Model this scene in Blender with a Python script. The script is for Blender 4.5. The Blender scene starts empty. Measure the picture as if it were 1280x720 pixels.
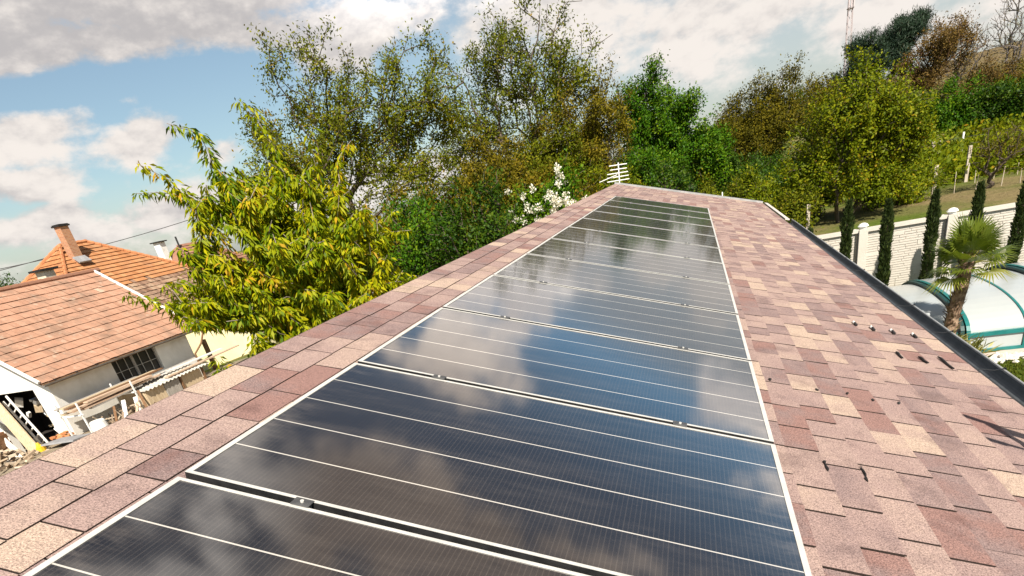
import bpy, math, random
import numpy as np
from mathutils import Vector, Matrix
R = math.radians
random.seed(7)
SC = bpy.context.scene
COL = SC.collection

# ------------------------------------------------------------------ camera, world, sun, exposure
cam_d = bpy.data.cameras.new('camera')
cam = bpy.data.objects.new('camera', cam_d)
COL.objects.link(cam)
cam.matrix_world = Matrix(((0.94790, 0.04409, 0.31550, 1.4343),
                           (0.25298, 0.49772, -0.82962, -1.2028),
                           (-0.19361, 0.86621, 0.46064, 0.5293),
                           (0, 0, 0, 1)))
cam_d.sensor_width = 36.0
cam_d.lens = 735.26 / 1280 * 36
cam_d.shift_y = (625.44 - 360) / 1280
cam_d.clip_start = 0.05
cam_d.clip_end = 5000
SC.camera = cam

SUN_AZ = -26.0      # degrees: the sun stands behind the camera, a little to the right of -Y
SUN_EL = 45.0
to_sun = Vector((math.sin(R(-SUN_AZ)) * math.cos(R(SUN_EL)), -math.cos(R(SUN_AZ)) * math.cos(R(SUN_EL)), math.sin(R(SUN_EL))))
sl = bpy.data.lights.new('sun', 'SUN')
sl.energy = 4.6
sl.angle = R(0.53)
sl.color = (1.0, 0.92, 0.80)
so = bpy.data.objects.new('sun', sl)
COL.objects.link(so)
so.rotation_euler = to_sun.to_track_quat('Z', 'Y').to_euler()

SC.view_settings.view_transform = 'Standard'
SC.view_settings.look = 'None'
SC.view_settings.gamma = 1.0
SC.view_settings.use_curve_mapping = False
SC.view_settings.exposure = 0.90

world = bpy.data.worlds.new('World')
SC.world = world
world.use_nodes = True


class NT:
    """tiny node-tree helper"""
    def __init__(self, tree):
        self.t = tree
        tree.nodes.clear()

    def n(self, typ, **kw):
        nd = self.t.nodes.new(typ)
        for k, v in kw.items():
            setattr(nd, k, v)
        return nd

    def set(self, nd, vals):
        for k, v in vals.items():
            s = nd.inputs[k]
            if hasattr(v, 'is_output') or isinstance(v, bpy.types.NodeSocket):
                self.t.links.new(v, s)
            else:
                s.default_value = v
        return nd

    def m(self, op, a, b=None, c=None, clamp=False):
        nd = self.n('ShaderNodeMath', operation=op, use_clamp=clamp)
        self.set(nd, {0: a})
        if b is not None:
            self.set(nd, {1: b})
        if c is not None:
            self.set(nd, {2: c})
        return nd.outputs[0]

    def sm(self, x, a, b, lo=0.0, hi=1.0):
        nd = self.n('ShaderNodeMapRange', interpolation_type='SMOOTHSTEP')
        self.set(nd, {0: x, 1: a, 2: b, 3: lo, 4: hi})
        return nd.outputs[0]

    def noise(self, vec, scale, detail=4, rough=0.5, dist=0.0, out=0):
        nd = self.n('ShaderNodeTexNoise')
        if vec is not None:
            self.set(nd, {'Vector': vec})
        self.set(nd, {'Scale': scale, 'Detail': detail, 'Roughness': rough, 'Distortion': dist})
        return nd.outputs[out]

    def mix(self, f, a, b, blend='MIX'):
        nd = self.n('ShaderNodeMix', data_type='RGBA', blend_type=blend)
        self.set(nd, {0: f, 6: a, 7: b})
        return nd.outputs[2]

    def ramp(self, f, stops):
        nd = self.n('ShaderNodeValToRGB')
        cr = nd.color_ramp
        while len(cr.elements) < len(stops):
            cr.elements.new(0.5)
        for e, (p, c) in zip(cr.elements, stops):
            e.position = p
            e.color = (c[0], c[1], c[2], 1)
        self.set(nd, {0: f})
        return nd.outputs[0]


def rgb(*c):
    return (c[0], c[1], c[2], 1.0)


# sky: Nishita behind, procedural clouds laid out by azimuth and elevation
W = NT(world.node_tree)
sky = W.n('ShaderNodeTexSky', sky_type='NISHITA')
sky.sun_disc = False
sky.sun_elevation = R(SUN_EL)
sky.sun_rotation = R(180 - (-SUN_AZ)) if False else math.atan2(to_sun.x, to_sun.y)
sky.altitude = 200
sky.air_density = 1.0
sky.dust_density = 1.2
sky.ozone_density = 1.5
tc = W.n('ShaderNodeTexCoord')
sep = W.n('ShaderNodeSeparateXYZ')
W.set(sep, {0: tc.outputs['Generated']})
X, Y, Z = sep.outputs
az = W.m('MULTIPLY', W.m('ARCTAN2', X, Y), 57.2958)
el = W.m('MULTIPLY', W.m('ARCSINE', Z), 57.2958)
cmb = W.n('ShaderNodeCombineXYZ')
W.set(cmb, {0: az, 1: W.m('MULTIPLY', el, 1.7), 2: 0.0})
uv = cmb.outputs[0]
# noise warp shared by all clouds
n1 = W.noise(uv, 0.17, 8, 0.60)
shv = W.n('ShaderNodeVectorMath', operation='ADD')
W.set(shv, {0: uv, 1: (0.5, 1.1, 0.0)})
n1b = W.noise(shv.outputs[0], 0.17, 5, 0.60)
relief = W.m('SUBTRACT', n1, n1b)
n2 = W.noise(uv, 0.045, 5, 0.55, 0.4)
n3 = W.noise(uv, 0.30, 6, 0.6)


def blob(a0, e0, ra, re, rot=0.0, gain=1.0):
    c, s = math.cos(R(rot)), math.sin(R(rot))
    da = W.m('SUBTRACT', az, a0)
    de = W.m('SUBTRACT', el, e0)
    p = W.m('MULTIPLY_ADD', de, s, W.m('MULTIPLY', da, c))
    q = W.m('MULTIPLY_ADD', de, c, W.m('MULTIPLY', da, -s))
    p = W.m('DIVIDE', p, ra)
    q = W.m('DIVIDE', q, re)
    d = W.m('ADD', W.m('MULTIPLY', p, p), W.m('MULTIPLY', q, q))
    return W.m('MULTIPLY', W.m('EXPONENT', W.m('MULTIPLY', d, -1.0)), gain)


BLOBS = [  # azimuth, elevation, half sizes, tilt, gain
    (-30, 17.2, 30, 3.6, 2, 1.15), (-46, 14.2, 10, 2.0, 0, 1.0), (-33, 13.6, 7, 2.3, -6, 0.85), (-24, 12.6, 10, 3.0, 0, 0.85),
    (-49.5, 9.4, 5.5, 1.9, 0, 0.95), (-42.0, 8.3, 5.0, 1.7, 8, 0.95), (-51, 6.6, 6.5, 1.5, 0, 0.75), (-41.8, 10.8, 1.7, 0.6, 0, 0.5),
    (-51.5, 4.3, 6, 1.3, 0, 0.9), (-43, 3.4, 9, 1.7, 4, 0.8), (-38, 6.8, 3.0, 1.1, 0, 0.6), (-30, 2.5, 20, 2.2, 0, 0.7),
    (-9, 11.5, 12, 4.6, 0, 0.85), (2, 7.5, 13, 4.6, 0, 0.85), (15, 5, 14, 4, 0, 0.7), (-2, 12.5, 9, 2.4, 0, 0.65),
    (-9, 15.5, 9, 3.2, 0, 1.1),
    # higher sky, seen only mirrored in the panels
    (-13, 23, 12, 6.0, 12, 0.95), (16, 15.0, 9, 4.0, -10, 0.8), (22, 20.5, 6, 4.0, 0, 0.6), (-34, 30, 14, 12, 20, 0.85), (-12, 40, 26, 8, 0, 0.95), (16, 38, 16, 8, 0, 0.8),
    (26, 31, 10, 4, 0, 0.6), (-5, 52, 60, 8, 0, 0.8), (70, 25, 40, 12, 0, 0.8), (-100, 25, 35, 12, 0, 0.8), (180, 25, 60, 10, 0, 0.6), (-130, 50, 40, 9, 0, 0.6),
]
HOLES = [(-46, 11.7, 9, 0.75, 0, 0.75), (-36.5, 10.4, 3.6, 1.5, 30, 0.75), (3, 18.8, 5.0, 5.2, 25, 2.2), (13, 26, 11, 3.4, 0, 1.2), (-21, 10.6, 2.6, 1.1, 0, 0.6), (-23, 28, 3, 5, 0, 1.1), (-16.5, 21.5, 1.6, 3, 0, 0.9), (-4, 31, 8, 3, 10, 0.8)]
dens = None
for b in BLOBS:
    v = blob(*b)
    dens = v if dens is None else W.m('MAXIMUM', dens, v)
for h in HOLES:
    dens = W.m('SUBTRACT', dens, blob(*h))
dens = W.m('MULTIPLY_ADD', W.m('SUBTRACT', n1, 0.5), 2.1, dens)
dens = W.m('MULTIPLY_ADD', W.m('SUBTRACT', n2, 0.5), 0.5, dens)
cover = W.sm(dens, 0.28, 0.72)
# thick parts are greyer, the tops of heaps are bright and warm
thick = W.sm(W.m('MULTIPLY_ADD', relief, -2.5, W.m('MULTIPLY_ADD', W.m('SUBTRACT', n3, 0.5), 0.5, W.m('MULTIPLY_ADD', W.m('SUBTRACT', n2, 0.5), 1.4, W.m('SUBTRACT', W.sm(el, 8.5, 15.5, 0.22, 0.80), W.sm(el, 17.5, 24, 0.0, 0.5))))), 0.05, 1.05)
ccol = W.mix(thick, rgb(5.7, 5.3, 4.95), rgb(3.3, 3.15, 3.15))
bst = W.sm(az, -33, -19)
ccol = W.mix(bst, ccol, W.ramp(W.m('DIVIDE', el, 60.0), [(0.19, (1, 1, 1)), (0.24, (2.1, 2.1, 2.1)), (0.34, (2.1, 2.0, 1.92)), (0.38, (1.8, 1.68, 1.58)), (0.46, (1.3, 1.18, 1.08)), (0.62, (0.37, 0.32, 0.295)), (1.0, (0.34, 0.30, 0.28))]), 'MULTIPLY')
veil = W.sm(az, -30, 5, 0.10, 0.62)                    # high thin veil, thicker to the right
veil = W.m('MULTIPLY', veil, W.sm(el, 13, 19, 1.0, 0.05))
hz = W.sm(el, -1, 9, 0.5, 0.0)
skyc = W.mix(1.0, sky.outputs[0], rgb(0.72, 0.76, 0.70), 'MULTIPLY')
skyc = W.mix(1.0, skyc, W.ramp(W.m('DIVIDE', el, 60.0), [(0.22, (1, 1, 1)), (0.30, (1.05, 1.6, 1.8)), (0.38, (0.85, 1.15, 1.25)), (0.48, (0.55, 0.6, 0.65)), (0.65, (0.4, 0.4, 0.42))]), 'MULTIPLY')
skyc = W.mix(W.m('MAXIMUM', veil, hz), skyc, rgb(3.75, 3.75, 3.72))
col = W.mix(cover, skyc, ccol)
bg = W.n('ShaderNodeBackground')
W.set(bg, {0: col, 1: 0.088})
wo = W.n('ShaderNodeOutputWorld')
W.t.links.new(bg.outputs[0], wo.inputs[0])

# ------------------------------------------------------------------ materials
def material(name):
    m = bpy.data.materials.new(name)
    m.use_nodes = True
    return m, NT(m.node_tree)


def principled(N, vals, bump=None, bs=0.3, bd=0.01):
    p = N.n('ShaderNodeBsdfPrincipled')
    N.set(p, vals)
    if bump is not None:
        b = N.n('ShaderNodeBump')
        N.set(b, {'Height': bump, 'Strength': bs, 'Distance': bd})
        N.set(p, {'Normal': b.outputs[0]})
    o = N.n('ShaderNodeOutputMaterial')
    N.t.links.new(p.outputs[0], o.inputs[0])
    return p


def worn(name, c1, c2, scale=6.0, rough=0.75, bump_scale=40, bs=0.25, metallic=0.0, stain=None, stretch=None, spec=0.4):
    m, N = material(name)
    t = N.n('ShaderNodeTexCoord')
    v = t.outputs['Object']
    if stretch:
        mp = N.n('ShaderNodeMapping')
        N.set(mp, {0: v, 3: stretch})
        v = mp.outputs[0]
    f = N.noise(v, scale, 5, 0.6)
    f = N.sm(f, 0.32, 0.68)
    col = N.mix(f, rgb(*c1), rgb(*c2))
    if stain:
        g = N.sm(N.noise(v, scale * 0.3, 4, 0.65), 0.52, 0.7)
        col = N.mix(N.m('MULTIPLY', g, 0.7), col, rgb(*stain))
    principled(N, {'Base Color': col, 'Roughness': rough, 'Metallic': metallic, 'Specular IOR Level': spec}, N.noise(v, bump_scale, 3, 0.6), bs)
    return m


def attr_mat(name, stops, rough=0.9, speck=None, bump_scale=60, bs=0.4, edge=(0.02, 0.017, 0.015), blotch=0.25, grime=0.0):
    """colour from a per-face 'tone' attribute; tone < 0 marks cut edges"""
    m, N = material(name)
    at = N.n('ShaderNodeAttribute', attribute_name='tone')
    t = N.n('ShaderNodeTexCoord').outputs['Object']
    f = at.outputs['Fac']
    tone = N.m('MULTIPLY_ADD', N.m('SUBTRACT', N.noise(t, 5.0, 3, 0.6), 0.5), blotch, f)
    col = N.ramp(tone, stops)
    if grime:
        g1 = N.sm(N.noise(t, 0.9, 7, 0.72), 0.46, 0.66, 0.0, grime)
        col = N.mix(g1, col, rgb(0.17, 0.125, 0.095))
        g2 = N.sm(N.noise(t, 2.6, 5, 0.7), 0.56, 0.68, 0.0, grime * 0.8)
        col = N.mix(g2, col, rgb(0.50, 0.42, 0.33))
    bh = N.noise(t, bump_scale, 3, 0.7)
    if speck:
        s = N.noise(t, speck, 2, 0.75)
        col = N.mix(1.0, col, N.ramp(s, [(0.30, (0.42, 0.40, 0.40)), (0.48, (0.98, 0.97, 0.96)), (0.68, (1.5, 1.47, 1.42))]), 'MULTIPLY')
        smoke = N.sm(N.noise(t, 4.2, 4, 0.6), 0.54, 0.70, 0.0, 0.55)
        col = N.mix(smoke, col, N.mix(1.0, col, rgb(0.52, 0.50, 0.52), 'MULTIPLY'))
        bh = s
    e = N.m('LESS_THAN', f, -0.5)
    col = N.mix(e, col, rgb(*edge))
    principled(N, {'Base Color': col, 'Roughness': rough, 'Specular IOR Level': 0.25}, bh, bs, 0.004)
    return m


def leaf_mat(name, stops, trans=0.32, rough=0.5, gloss=0.2):
    m, N = material(name)
    at = N.n('ShaderNodeAttribute', attribute_name='tone')
    col = N.ramp(at.outputs['Fac'], stops)
    p = N.n('ShaderNodeBsdfPrincipled')
    N.set(p, {'Base Color': col, 'Roughness': rough, 'Specular IOR Level': gloss})
    tr = N.n('ShaderNodeBsdfTranslucent')
    N.set(tr, {0: N.mix(1.0, col, rgb(1.5, 1.55, 0.6), 'MULTIPLY')})
    mx = N.n('ShaderNodeMixShader')
    N.set(mx, {0: trans})
    N.t.links.new(p.outputs[0], mx.inputs[1])
    N.t.links.new(tr.outputs[0], mx.inputs[2])
    o = N.n('ShaderNodeOutputMaterial')
    N.t.links.new(mx.outputs[0], o.inputs[0])
    return m


M = {}
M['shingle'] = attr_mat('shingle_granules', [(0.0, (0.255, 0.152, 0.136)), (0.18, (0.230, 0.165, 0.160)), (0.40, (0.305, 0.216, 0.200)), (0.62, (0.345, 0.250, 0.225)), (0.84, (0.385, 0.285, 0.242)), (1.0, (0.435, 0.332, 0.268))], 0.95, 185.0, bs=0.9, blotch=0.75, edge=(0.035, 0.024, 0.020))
M['felt'] = worn('roof_felt', (0.012, 0.011, 0.011), (0.03, 0.026, 0.024), 30, 0.95)
M['alu'] = worn('aluminium_frame', (0.60, 0.585, 0.55), (0.70, 0.685, 0.65), 14, 0.5, 80, 0.05, 0.25)
M['steel'] = worn('zinc_steel', (0.40, 0.41, 0.42), (0.55, 0.56, 0.57), 18, 0.42, 80, 0.1, 0.8)
M['clamp'] = worn('dark_grey_clamp', (0.05, 0.05, 0.052), (0.09, 0.09, 0.09), 20, 0.45)
M['zinc_dull'] = worn('dull_zinc', (0.16, 0.15, 0.14), (0.27, 0.26, 0.245), 4, 0.6, 60, 0.2, 0.3)
M['black_metal'] = worn('black_metal', (0.012, 0.012, 0.013), (0.025, 0.025, 0.026), 20, 0.5)
M['gutter'] = worn('anthracite_gutter', (0.075, 0.085, 0.095), (0.11, 0.12, 0.13), 9, 0.45, 60, 0.08, 0.2, stain=(0.075, 0.07, 0.065))
M['trim'] = worn('grey_metal_trim', (0.36, 0.37, 0.37), (0.48, 0.48, 0.47), 8, 0.45, 60, 0.1, 0.4)
M['trim_light'] = worn('pale_flashing', (0.58, 0.50, 0.46), (0.68, 0.60, 0.55), 9, 0.55)
M['render'] = worn('garage_render', (0.62, 0.58, 0.50), (0.70, 0.66, 0.58), 3, 0.9)
M['tar'] = worn('tar_black', (0.010, 0.009, 0.009), (0.022, 0.019, 0.018), 60, 0.6)
M['white_paint'] = worn('white_paint', (0.74, 0.73, 0.70), (0.82, 0.81, 0.78), 9, 0.5, stain=(0.5, 0.46, 0.4))
M['white_wall'] = worn('whitewash_wall', (0.70, 0.68, 0.63), (0.80, 0.78, 0.73), 1.4, 0.92, 25, 0.3, stain=(0.60, 0.57, 0.50))
M['yellow_wall'] = worn('cream_yellow_wall', (0.74, 0.66, 0.40), (0.80, 0.72, 0.46), 0.9, 0.92, 25, 0.2, stain=(0.70, 0.60, 0.35))
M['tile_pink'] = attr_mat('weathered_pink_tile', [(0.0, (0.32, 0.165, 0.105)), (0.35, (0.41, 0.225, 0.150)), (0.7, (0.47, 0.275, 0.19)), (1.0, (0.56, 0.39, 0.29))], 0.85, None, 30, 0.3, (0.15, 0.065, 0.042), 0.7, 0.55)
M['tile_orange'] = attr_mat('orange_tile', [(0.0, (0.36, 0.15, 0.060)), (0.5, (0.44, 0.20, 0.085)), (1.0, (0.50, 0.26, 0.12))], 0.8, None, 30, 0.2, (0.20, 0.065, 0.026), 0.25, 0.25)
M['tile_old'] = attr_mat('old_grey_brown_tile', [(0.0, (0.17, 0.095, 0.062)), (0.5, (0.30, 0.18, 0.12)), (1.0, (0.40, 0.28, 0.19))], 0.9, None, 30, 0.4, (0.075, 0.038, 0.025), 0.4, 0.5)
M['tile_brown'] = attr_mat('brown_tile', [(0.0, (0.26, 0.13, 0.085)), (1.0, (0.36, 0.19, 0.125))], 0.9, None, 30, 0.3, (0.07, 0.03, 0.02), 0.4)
M['ridge_tile'] = worn('ridge_tile', (0.38, 0.145, 0.06), (0.5, 0.22, 0.10), 4, 0.85)
M['brick'] = None
M['glass_dark'] = worn('dark_window_glass', (0.012, 0.012, 0.014), (0.02, 0.019, 0.019), 2.0, 0.3, 30, 0.02)
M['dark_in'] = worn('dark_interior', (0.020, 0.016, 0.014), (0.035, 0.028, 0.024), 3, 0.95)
M['wood_pale'] = worn('pale_board', (0.46, 0.35, 0.22), (0.60, 0.48, 0.33), 3, 0.8, 40, 0.3, stretch=(8, 8, 0.8))
M['wood_grey'] = worn('weathered_board', (0.26, 0.235, 0.21), (0.42, 0.39, 0.35), 4, 0.9, 40, 0.5, stretch=(9, 9, 0.8))
M['wood_brown'] = worn('brown_timber', (0.13, 0.065, 0.03), (0.24, 0.13, 0.065), 4, 0.8, 40, 0.4, stretch=(8, 8, 0.8))
M['plank_pink'] = worn('sawn_planks', (0.46, 0.31, 0.21), (0.62, 0.47, 0.35), 3, 0.85, 40, 0.4, stretch=(6, 0.7, 6))
M['card'] = worn('brown_box', (0.22, 0.11, 0.055), (0.30, 0.16, 0.085), 5, 0.85)
M['cement'] = worn('cement_sheet', (0.42, 0.40, 0.36), (0.54, 0.51, 0.46), 5, 0.9, 50, 0.4, stain=(0.30, 0.28, 0.24))
M['slate_grey'] = worn('grey_slab', (0.24, 0.24, 0.25), (0.32, 0.32, 0.33), 4, 0.85)
M['firewood'] = attr_mat('split_firewood', [(0.0, (0.20, 0.14, 0.10)), (0.5, (0.38, 0.29, 0.20)), (1.0, (0.58, 0.49, 0.38))], 0.9, None, 40, 0.5, (0.1, 0.06, 0.04), 0.3)
M['orange_brick'] = attr_mat('loose_bricks', [(0.0, (0.42, 0.17, 0.07)), (1.0, (0.62, 0.33, 0.15))], 0.9, None, 40, 0.4)
M['yellow'] = worn('yellow_plastic', (0.70, 0.42, 0.02), (0.78, 0.50, 0.04), 6, 0.45)
M['bark'] = worn('bark', (0.060, 0.043, 0.030), (0.12, 0.092, 0.068), 7, 0.95, 30, 0.8, stretch=(3, 3, 0.7))
M['bark_grey'] = worn('grey_twigs', (0.10, 0.085, 0.078), (0.18, 0.155, 0.145), 7, 0.95)
M['bark_pale'] = worn('pale_bark', (0.20, 0.16, 0.125), (0.33, 0.28, 0.23), 7, 0.9, 30, 0.6)
M['bark_red'] = worn('reddish_twigs', (0.10, 0.052, 0.03), (0.17, 0.09, 0.055), 7, 0.95)
M['palm_trunk'] = worn('palm_fibre', (0.13, 0.075, 0.045), (0.36, 0.25, 0.17), 16, 0.95, 60, 0.9)
M['teal'] = worn('teal_powder_coat', (0.012, 0.135, 0.130), (0.018, 0.17, 0.165), 9, 0.4)
M['teal_dark'] = worn('dark_teal_rubber', (0.010, 0.045, 0.045), (0.014, 0.06, 0.058), 9, 0.5)
M['lamp_white'] = worn('white_lamp_cap', (0.76, 0.75, 0.72), (0.82, 0.81, 0.78), 9, 0.4)
M['stone_white'] = worn('white_pebble', (0.52, 0.48, 0.42), (0.70, 0.66, 0.60), 9, 0.85)
M['paving'] = worn('pink_paving', (0.50, 0.40, 0.34), (0.60, 0.50, 0.43), 3, 0.85)
M['blue_plastic'] = worn('blue_green_plastic', (0.03, 0.17, 0.20), (0.045, 0.22, 0.25), 9, 0.4)
M['red_steel'] = worn('mast_steel', (0.42, 0.36, 0.37), (0.52, 0.47, 0.48), 1, 0.6)
M['stake'] = worn('vineyard_stake', (0.40, 0.33, 0.25), (0.55, 0.48, 0.38), 3, 0.9)
M['post_pale'] = worn('concrete_post', (0.40, 0.34, 0.27), (0.50, 0.44, 0.36), 5, 0.9)
M['wire'] = worn('wire', (0.03, 0.03, 0.032), (0.05, 0.05, 0.052), 5, 0.6)
M['stucco'] = worn('stained_stucco', (0.50, 0.44, 0.33), (0.66, 0.60, 0.48), 3, 0.92, 30, 0.4, stain=(0.22, 0.18, 0.12))
M['flower'] = worn('white_blossom', (0.74, 0.72, 0.66), (0.82, 0.80, 0.76), 30, 0.7)


def brick_mat():
    m, N = material('orange_chimney_brick')
    t = N.n('ShaderNodeTexCoord').outputs['Object']
    sp = N.n('ShaderNodeSeparateXYZ')
    N.set(sp, {0: t})
    cb = N.n('ShaderNodeCombineXYZ')
    N.set(cb, {0: N.m('ADD', sp.outputs[0], sp.outputs[1]), 1: sp.outputs[2], 2: 0.0})
    b = N.n('ShaderNodeTexBrick')
    N.set(b, {'Vector': cb.outputs[0], 'Scale': 1.0, 'Brick Width': 0.25, 'Row Height': 0.08, 'Mortar Size': 0.008, 'Color1': rgb(0.36, 0.15, 0.075), 'Color2': rgb(0.46, 0.22, 0.11), 'Mortar': rgb(0.40, 0.30, 0.22)})
    principled(N, {'Base Color': b.outputs[0], 'Roughness': 0.9}, N.noise(t, 30, 3), 0.3)
    return m


M['brick'] = brick_mat()


def panel_glass():
    m, N = material('solar_cell_glass')
    t = N.n('ShaderNodeTexCoord').outputs['Object']
    sp = N.n('ShaderNodeSeparateXYZ')
    N.set(sp, {0: t})
    x, y = sp.outputs[0], sp.outputs[1]
    # five cell strips divided by white backsheet lines along the long side
    k = N.m('FRACT', N.m('DIVIDE', N.m('ADD', y, 0.519 + 0.1038), 0.2076))
    line = N.m('LESS_THAN', N.m('ABSOLUTE', N.m('SUBTRACT', k, 0.5)), 0.0125)
    inside = N.m('LESS_THAN', N.m('ABSOLUTE', y), 0.45)
    line = N.m('MULTIPLY', line, inside)
    # fine silver fingers along the short side
    g = N.m('FRACT', N.m('DIVIDE', x, 0.0146))
    fin = N.sm(N.m('ABSOLUTE', N.m('SUBTRACT', g, 0.5)), 0.02, 0.14, 1.0, 0.0)
    g2 = N.m('FRACT', N.m('DIVIDE', x, 0.0438))
    bus = N.sm(N.m('ABSOLUTE', N.m('SUBTRACT', g2, 0.5)), 0.01, 0.06, 1.0, 0.0)
    oi = N.n('ShaderNodeObjectInfo')
    base = N.mix(N.noise(t, 1.4, 3), rgb(0.010, 0.010, 0.013), rgb(0.020, 0.017, 0.015))
    base = N.mix(N.m('MULTIPLY', fin, 0.5), base, rgb(0.070, 0.058, 0.050))
    base = N.mix(N.m('MULTIPLY', N.m('MULTIPLY', bus, N.noise(t, 2.5, 3)), 0.4), base, rgb(0.08, 0.07, 0.062))
    # dust: thin film with run-off streaks, a few dried drops
    mp = N.n('ShaderNodeMapping')
    N.set(mp, {0: t, 3: (1.2, 5.0, 1.0)})
    v2 = N.n('ShaderNodeVectorMath', operation='ADD')
    N.set(v2, {0: mp.outputs[0]})
    N.t.links.new(oi.outputs['Location'], v2.inputs[1])
    dust = N.sm(N.noise(v2.outputs[0], 2.2, 7, 0.68), 0.40, 0.75, 0.0, 0.075)
    spots = N.sm(N.noise(v2.outputs[0], 24, 3, 0.6), 0.70, 0.76, 0.0, 0.11)
    edge_d = N.m('MULTIPLY', N.sm(N.m('ABSOLUTE', x), 0.70, 0.87, 0.0, 0.16), N.sm(N.noise(v2.outputs[0], 5.0, 5, 0.7), 0.42, 0.7))
    col = N.mix(N.m('ADD', N.m('ADD', dust, spots), edge_d), base, rgb(0.34, 0.29, 0.25))
    col = N.mix(line, col, rgb(0.66, 0.62, 0.56))
    rough = N.m('MULTIPLY_ADD', N.noise(v2.outputs[0], 3.0, 4), 0.06, 0.045)
    p = principled(N, {'Base Color': col, 'Roughness': rough, 'IOR': 3.2, 'Specular IOR Level': 0.5, 'Sheen Weight': 0.10, 'Sheen Roughness': 0.35, 'Sheen Tint': rgb(0.9, 0.92, 0.95)}, N.noise(t, 3.0, 2), 0.015, 0.01)
    return m


M['cells'] = panel_glass()


def ground_mat():
    m, N = material('ground_cover')
    geo = N.n('ShaderNodeNewGeometry')
    pos = geo.outputs['Position']
    sp = N.n('ShaderNodeSeparateXYZ')
    N.set(sp, {0: pos})
    x, y = sp.outputs[0], sp.outputs[1]
    nb = N.noise(pos, 0.35, 6, 0.62)
    nf = N.noise(pos, 3.5, 5, 0.7)
    grass = N.mix(nf, rgb(0.05, 0.085, 0.010), rgb(0.125, 0.155, 0.026))
    dry = N.mix(nf, rgb(0.13, 0.11, 0.045), rgb(0.25, 0.20, 0.09))
    soil = N.mix(nf, rgb(0.14, 0.10, 0.05), rgb(0.24, 0.175, 0.10))
    yard = N.mix(nf, rgb(0.24, 0.19, 0.13), rgb(0.38, 0.32, 0.24))
    col = N.mix(N.sm(nb, 0.42, 0.62), grass, dry)
    # bare vineyard strip behind the fence
    band = N.m('MULTIPLY', N.sm(N.m('ADD', y, N.m('MULTIPLY', nb, 3.0)), 22.2, 23.0), N.sm(N.m('ADD', y, N.m('MULTIPLY', nb, 3.0)), 27.0, 28.5, 1.0, 0.0))
    band = N.m('MULTIPLY', band, N.sm(x, 3, 6))
    col = N.mix(N.m('MULTIPLY', band, 0.4), col, soil)
    yb = N.m('MULTIPLY', N.sm(x, -9, -13), N.sm(y, 26, 24))
    col = N.mix(yb, col, yard)
    far = N.sm(y, 70, 110)
    col = N.mix(N.m('MULTIPLY', far, N.m('GREATER_THAN', x, 5)), col, N.mix(nb, rgb(0.20, 0.12, 0.075), rgb(0.14, 0.13, 0.05)))
    principled(N, {'Base Color': col, 'Roughness': 0.98, 'Specular IOR Level': 0.1}, nf, 0.8, 0.15)
    return m


M['ground'] = ground_mat()


def fence_mat():
    m, N = material('cast_concrete_fence')
    t = N.n('ShaderNodeTexCoord').outputs['Object']
    f = N.noise(t, 2.5, 5, 0.6)
    col = N.mix(f, rgb(0.48, 0.44, 0.385), rgb(0.58, 0.545, 0.49))
    g = N.sm(N.noise(t, 1.1, 5, 0.7), 0.55, 0.72, 0.0, 0.45)
    col = N.mix(g, col, rgb(0.34, 0.30, 0.25))
    principled(N, {'Base Color': col, 'Roughness': 0.92}, N.noise(t, 25, 4, 0.7), 0.35, 0.02)
    return m


M['fence'] = fence_mat()


def poly_mat():
    m, N = material('clouded_polycarbonate')
    t = N.n('ShaderNodeTexCoord').outputs['Object']
    f = N.noise(t, 1.6, 4)
    col = N.mix(f, rgb(0.37, 0.40, 0.405), rgb(0.45, 0.475, 0.475))
    principled(N, {'Base Color': col, 'Roughness': 0.22, 'Specular IOR Level': 0.5}, f, 0.02)
    return m


M['poly'] = poly_mat()

M['leaf_cherry'] = leaf_mat('cherry_leaf', [(0.0, (0.03, 0.075, 0.002)), (0.3, (0.105, 0.17, 0.003)), (0.65, (0.27, 0.29, 0.004)), (0.92, (0.42, 0.38, 0.006)), (1.0, (0.43, 0.26, 0.012))], 0.28, 0.5, 0.14)
M['leaf_walnut'] = leaf_mat('walnut_leaf', [(0.0, (0.032, 0.048, 0.004)), (0.5, (0.105, 0.125, 0.006)), (0.85, (0.19, 0.185, 0.008)), (1.0, (0.23, 0.15, 0.02))], 0.24, 0.6, 0.08)
M['leaf_olive'] = leaf_mat('olive_brown_leaf', [(0.0, (0.045, 0.045, 0.004)), (0.5, (0.13, 0.11, 0.007)), (1.0, (0.23, 0.165, 0.012))], 0.2, 0.6, 0.08)
M['leaf_brown'] = leaf_mat('brown_bud_leaf', [(0.0, (0.045, 0.028, 0.010)), (0.5, (0.10, 0.064, 0.018)), (1.0, (0.19, 0.12, 0.03))], 0.15, 0.6, 0.08)
M['leaf_bright'] = leaf_mat('fresh_green_leaf', [(0.0, (0.014, 0.055, 0.003)), (0.5, (0.05, 0.13, 0.004)), (1.0, (0.15, 0.225, 0.006))], 0.24, 0.5, 0.12)
M['leaf_dark'] = leaf_mat('dark_green_leaf', [(0.0, (0.01, 0.032, 0.003)), (0.5, (0.032, 0.078, 0.004)), (1.0, (0.1, 0.145, 0.006))], 0.2, 0.5, 0.15)
M['leaf_yellow'] = leaf_mat('yellow_green_leaf', [(0.0, (0.045, 0.075, 0.003)), (0.5, (0.12, 0.155, 0.005)), (0.9, (0.25, 0.245, 0.007)), (1.0, (0.28, 0.18, 0.012))], 0.25, 0.5, 0.10)
M['leaf_pine'] = leaf_mat('pine_needle', [(0.0, (0.012, 0.028, 0.018)), (1.0, (0.045, 0.075, 0.042))], 0.1)
M['leaf_cypress'] = leaf_mat('cypress_spray', [(0.0, (0.012, 0.024, 0.006)), (0.6, (0.035, 0.052, 0.012)), (1.0, (0.065, 0.085, 0.018))], 0.12)
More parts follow.
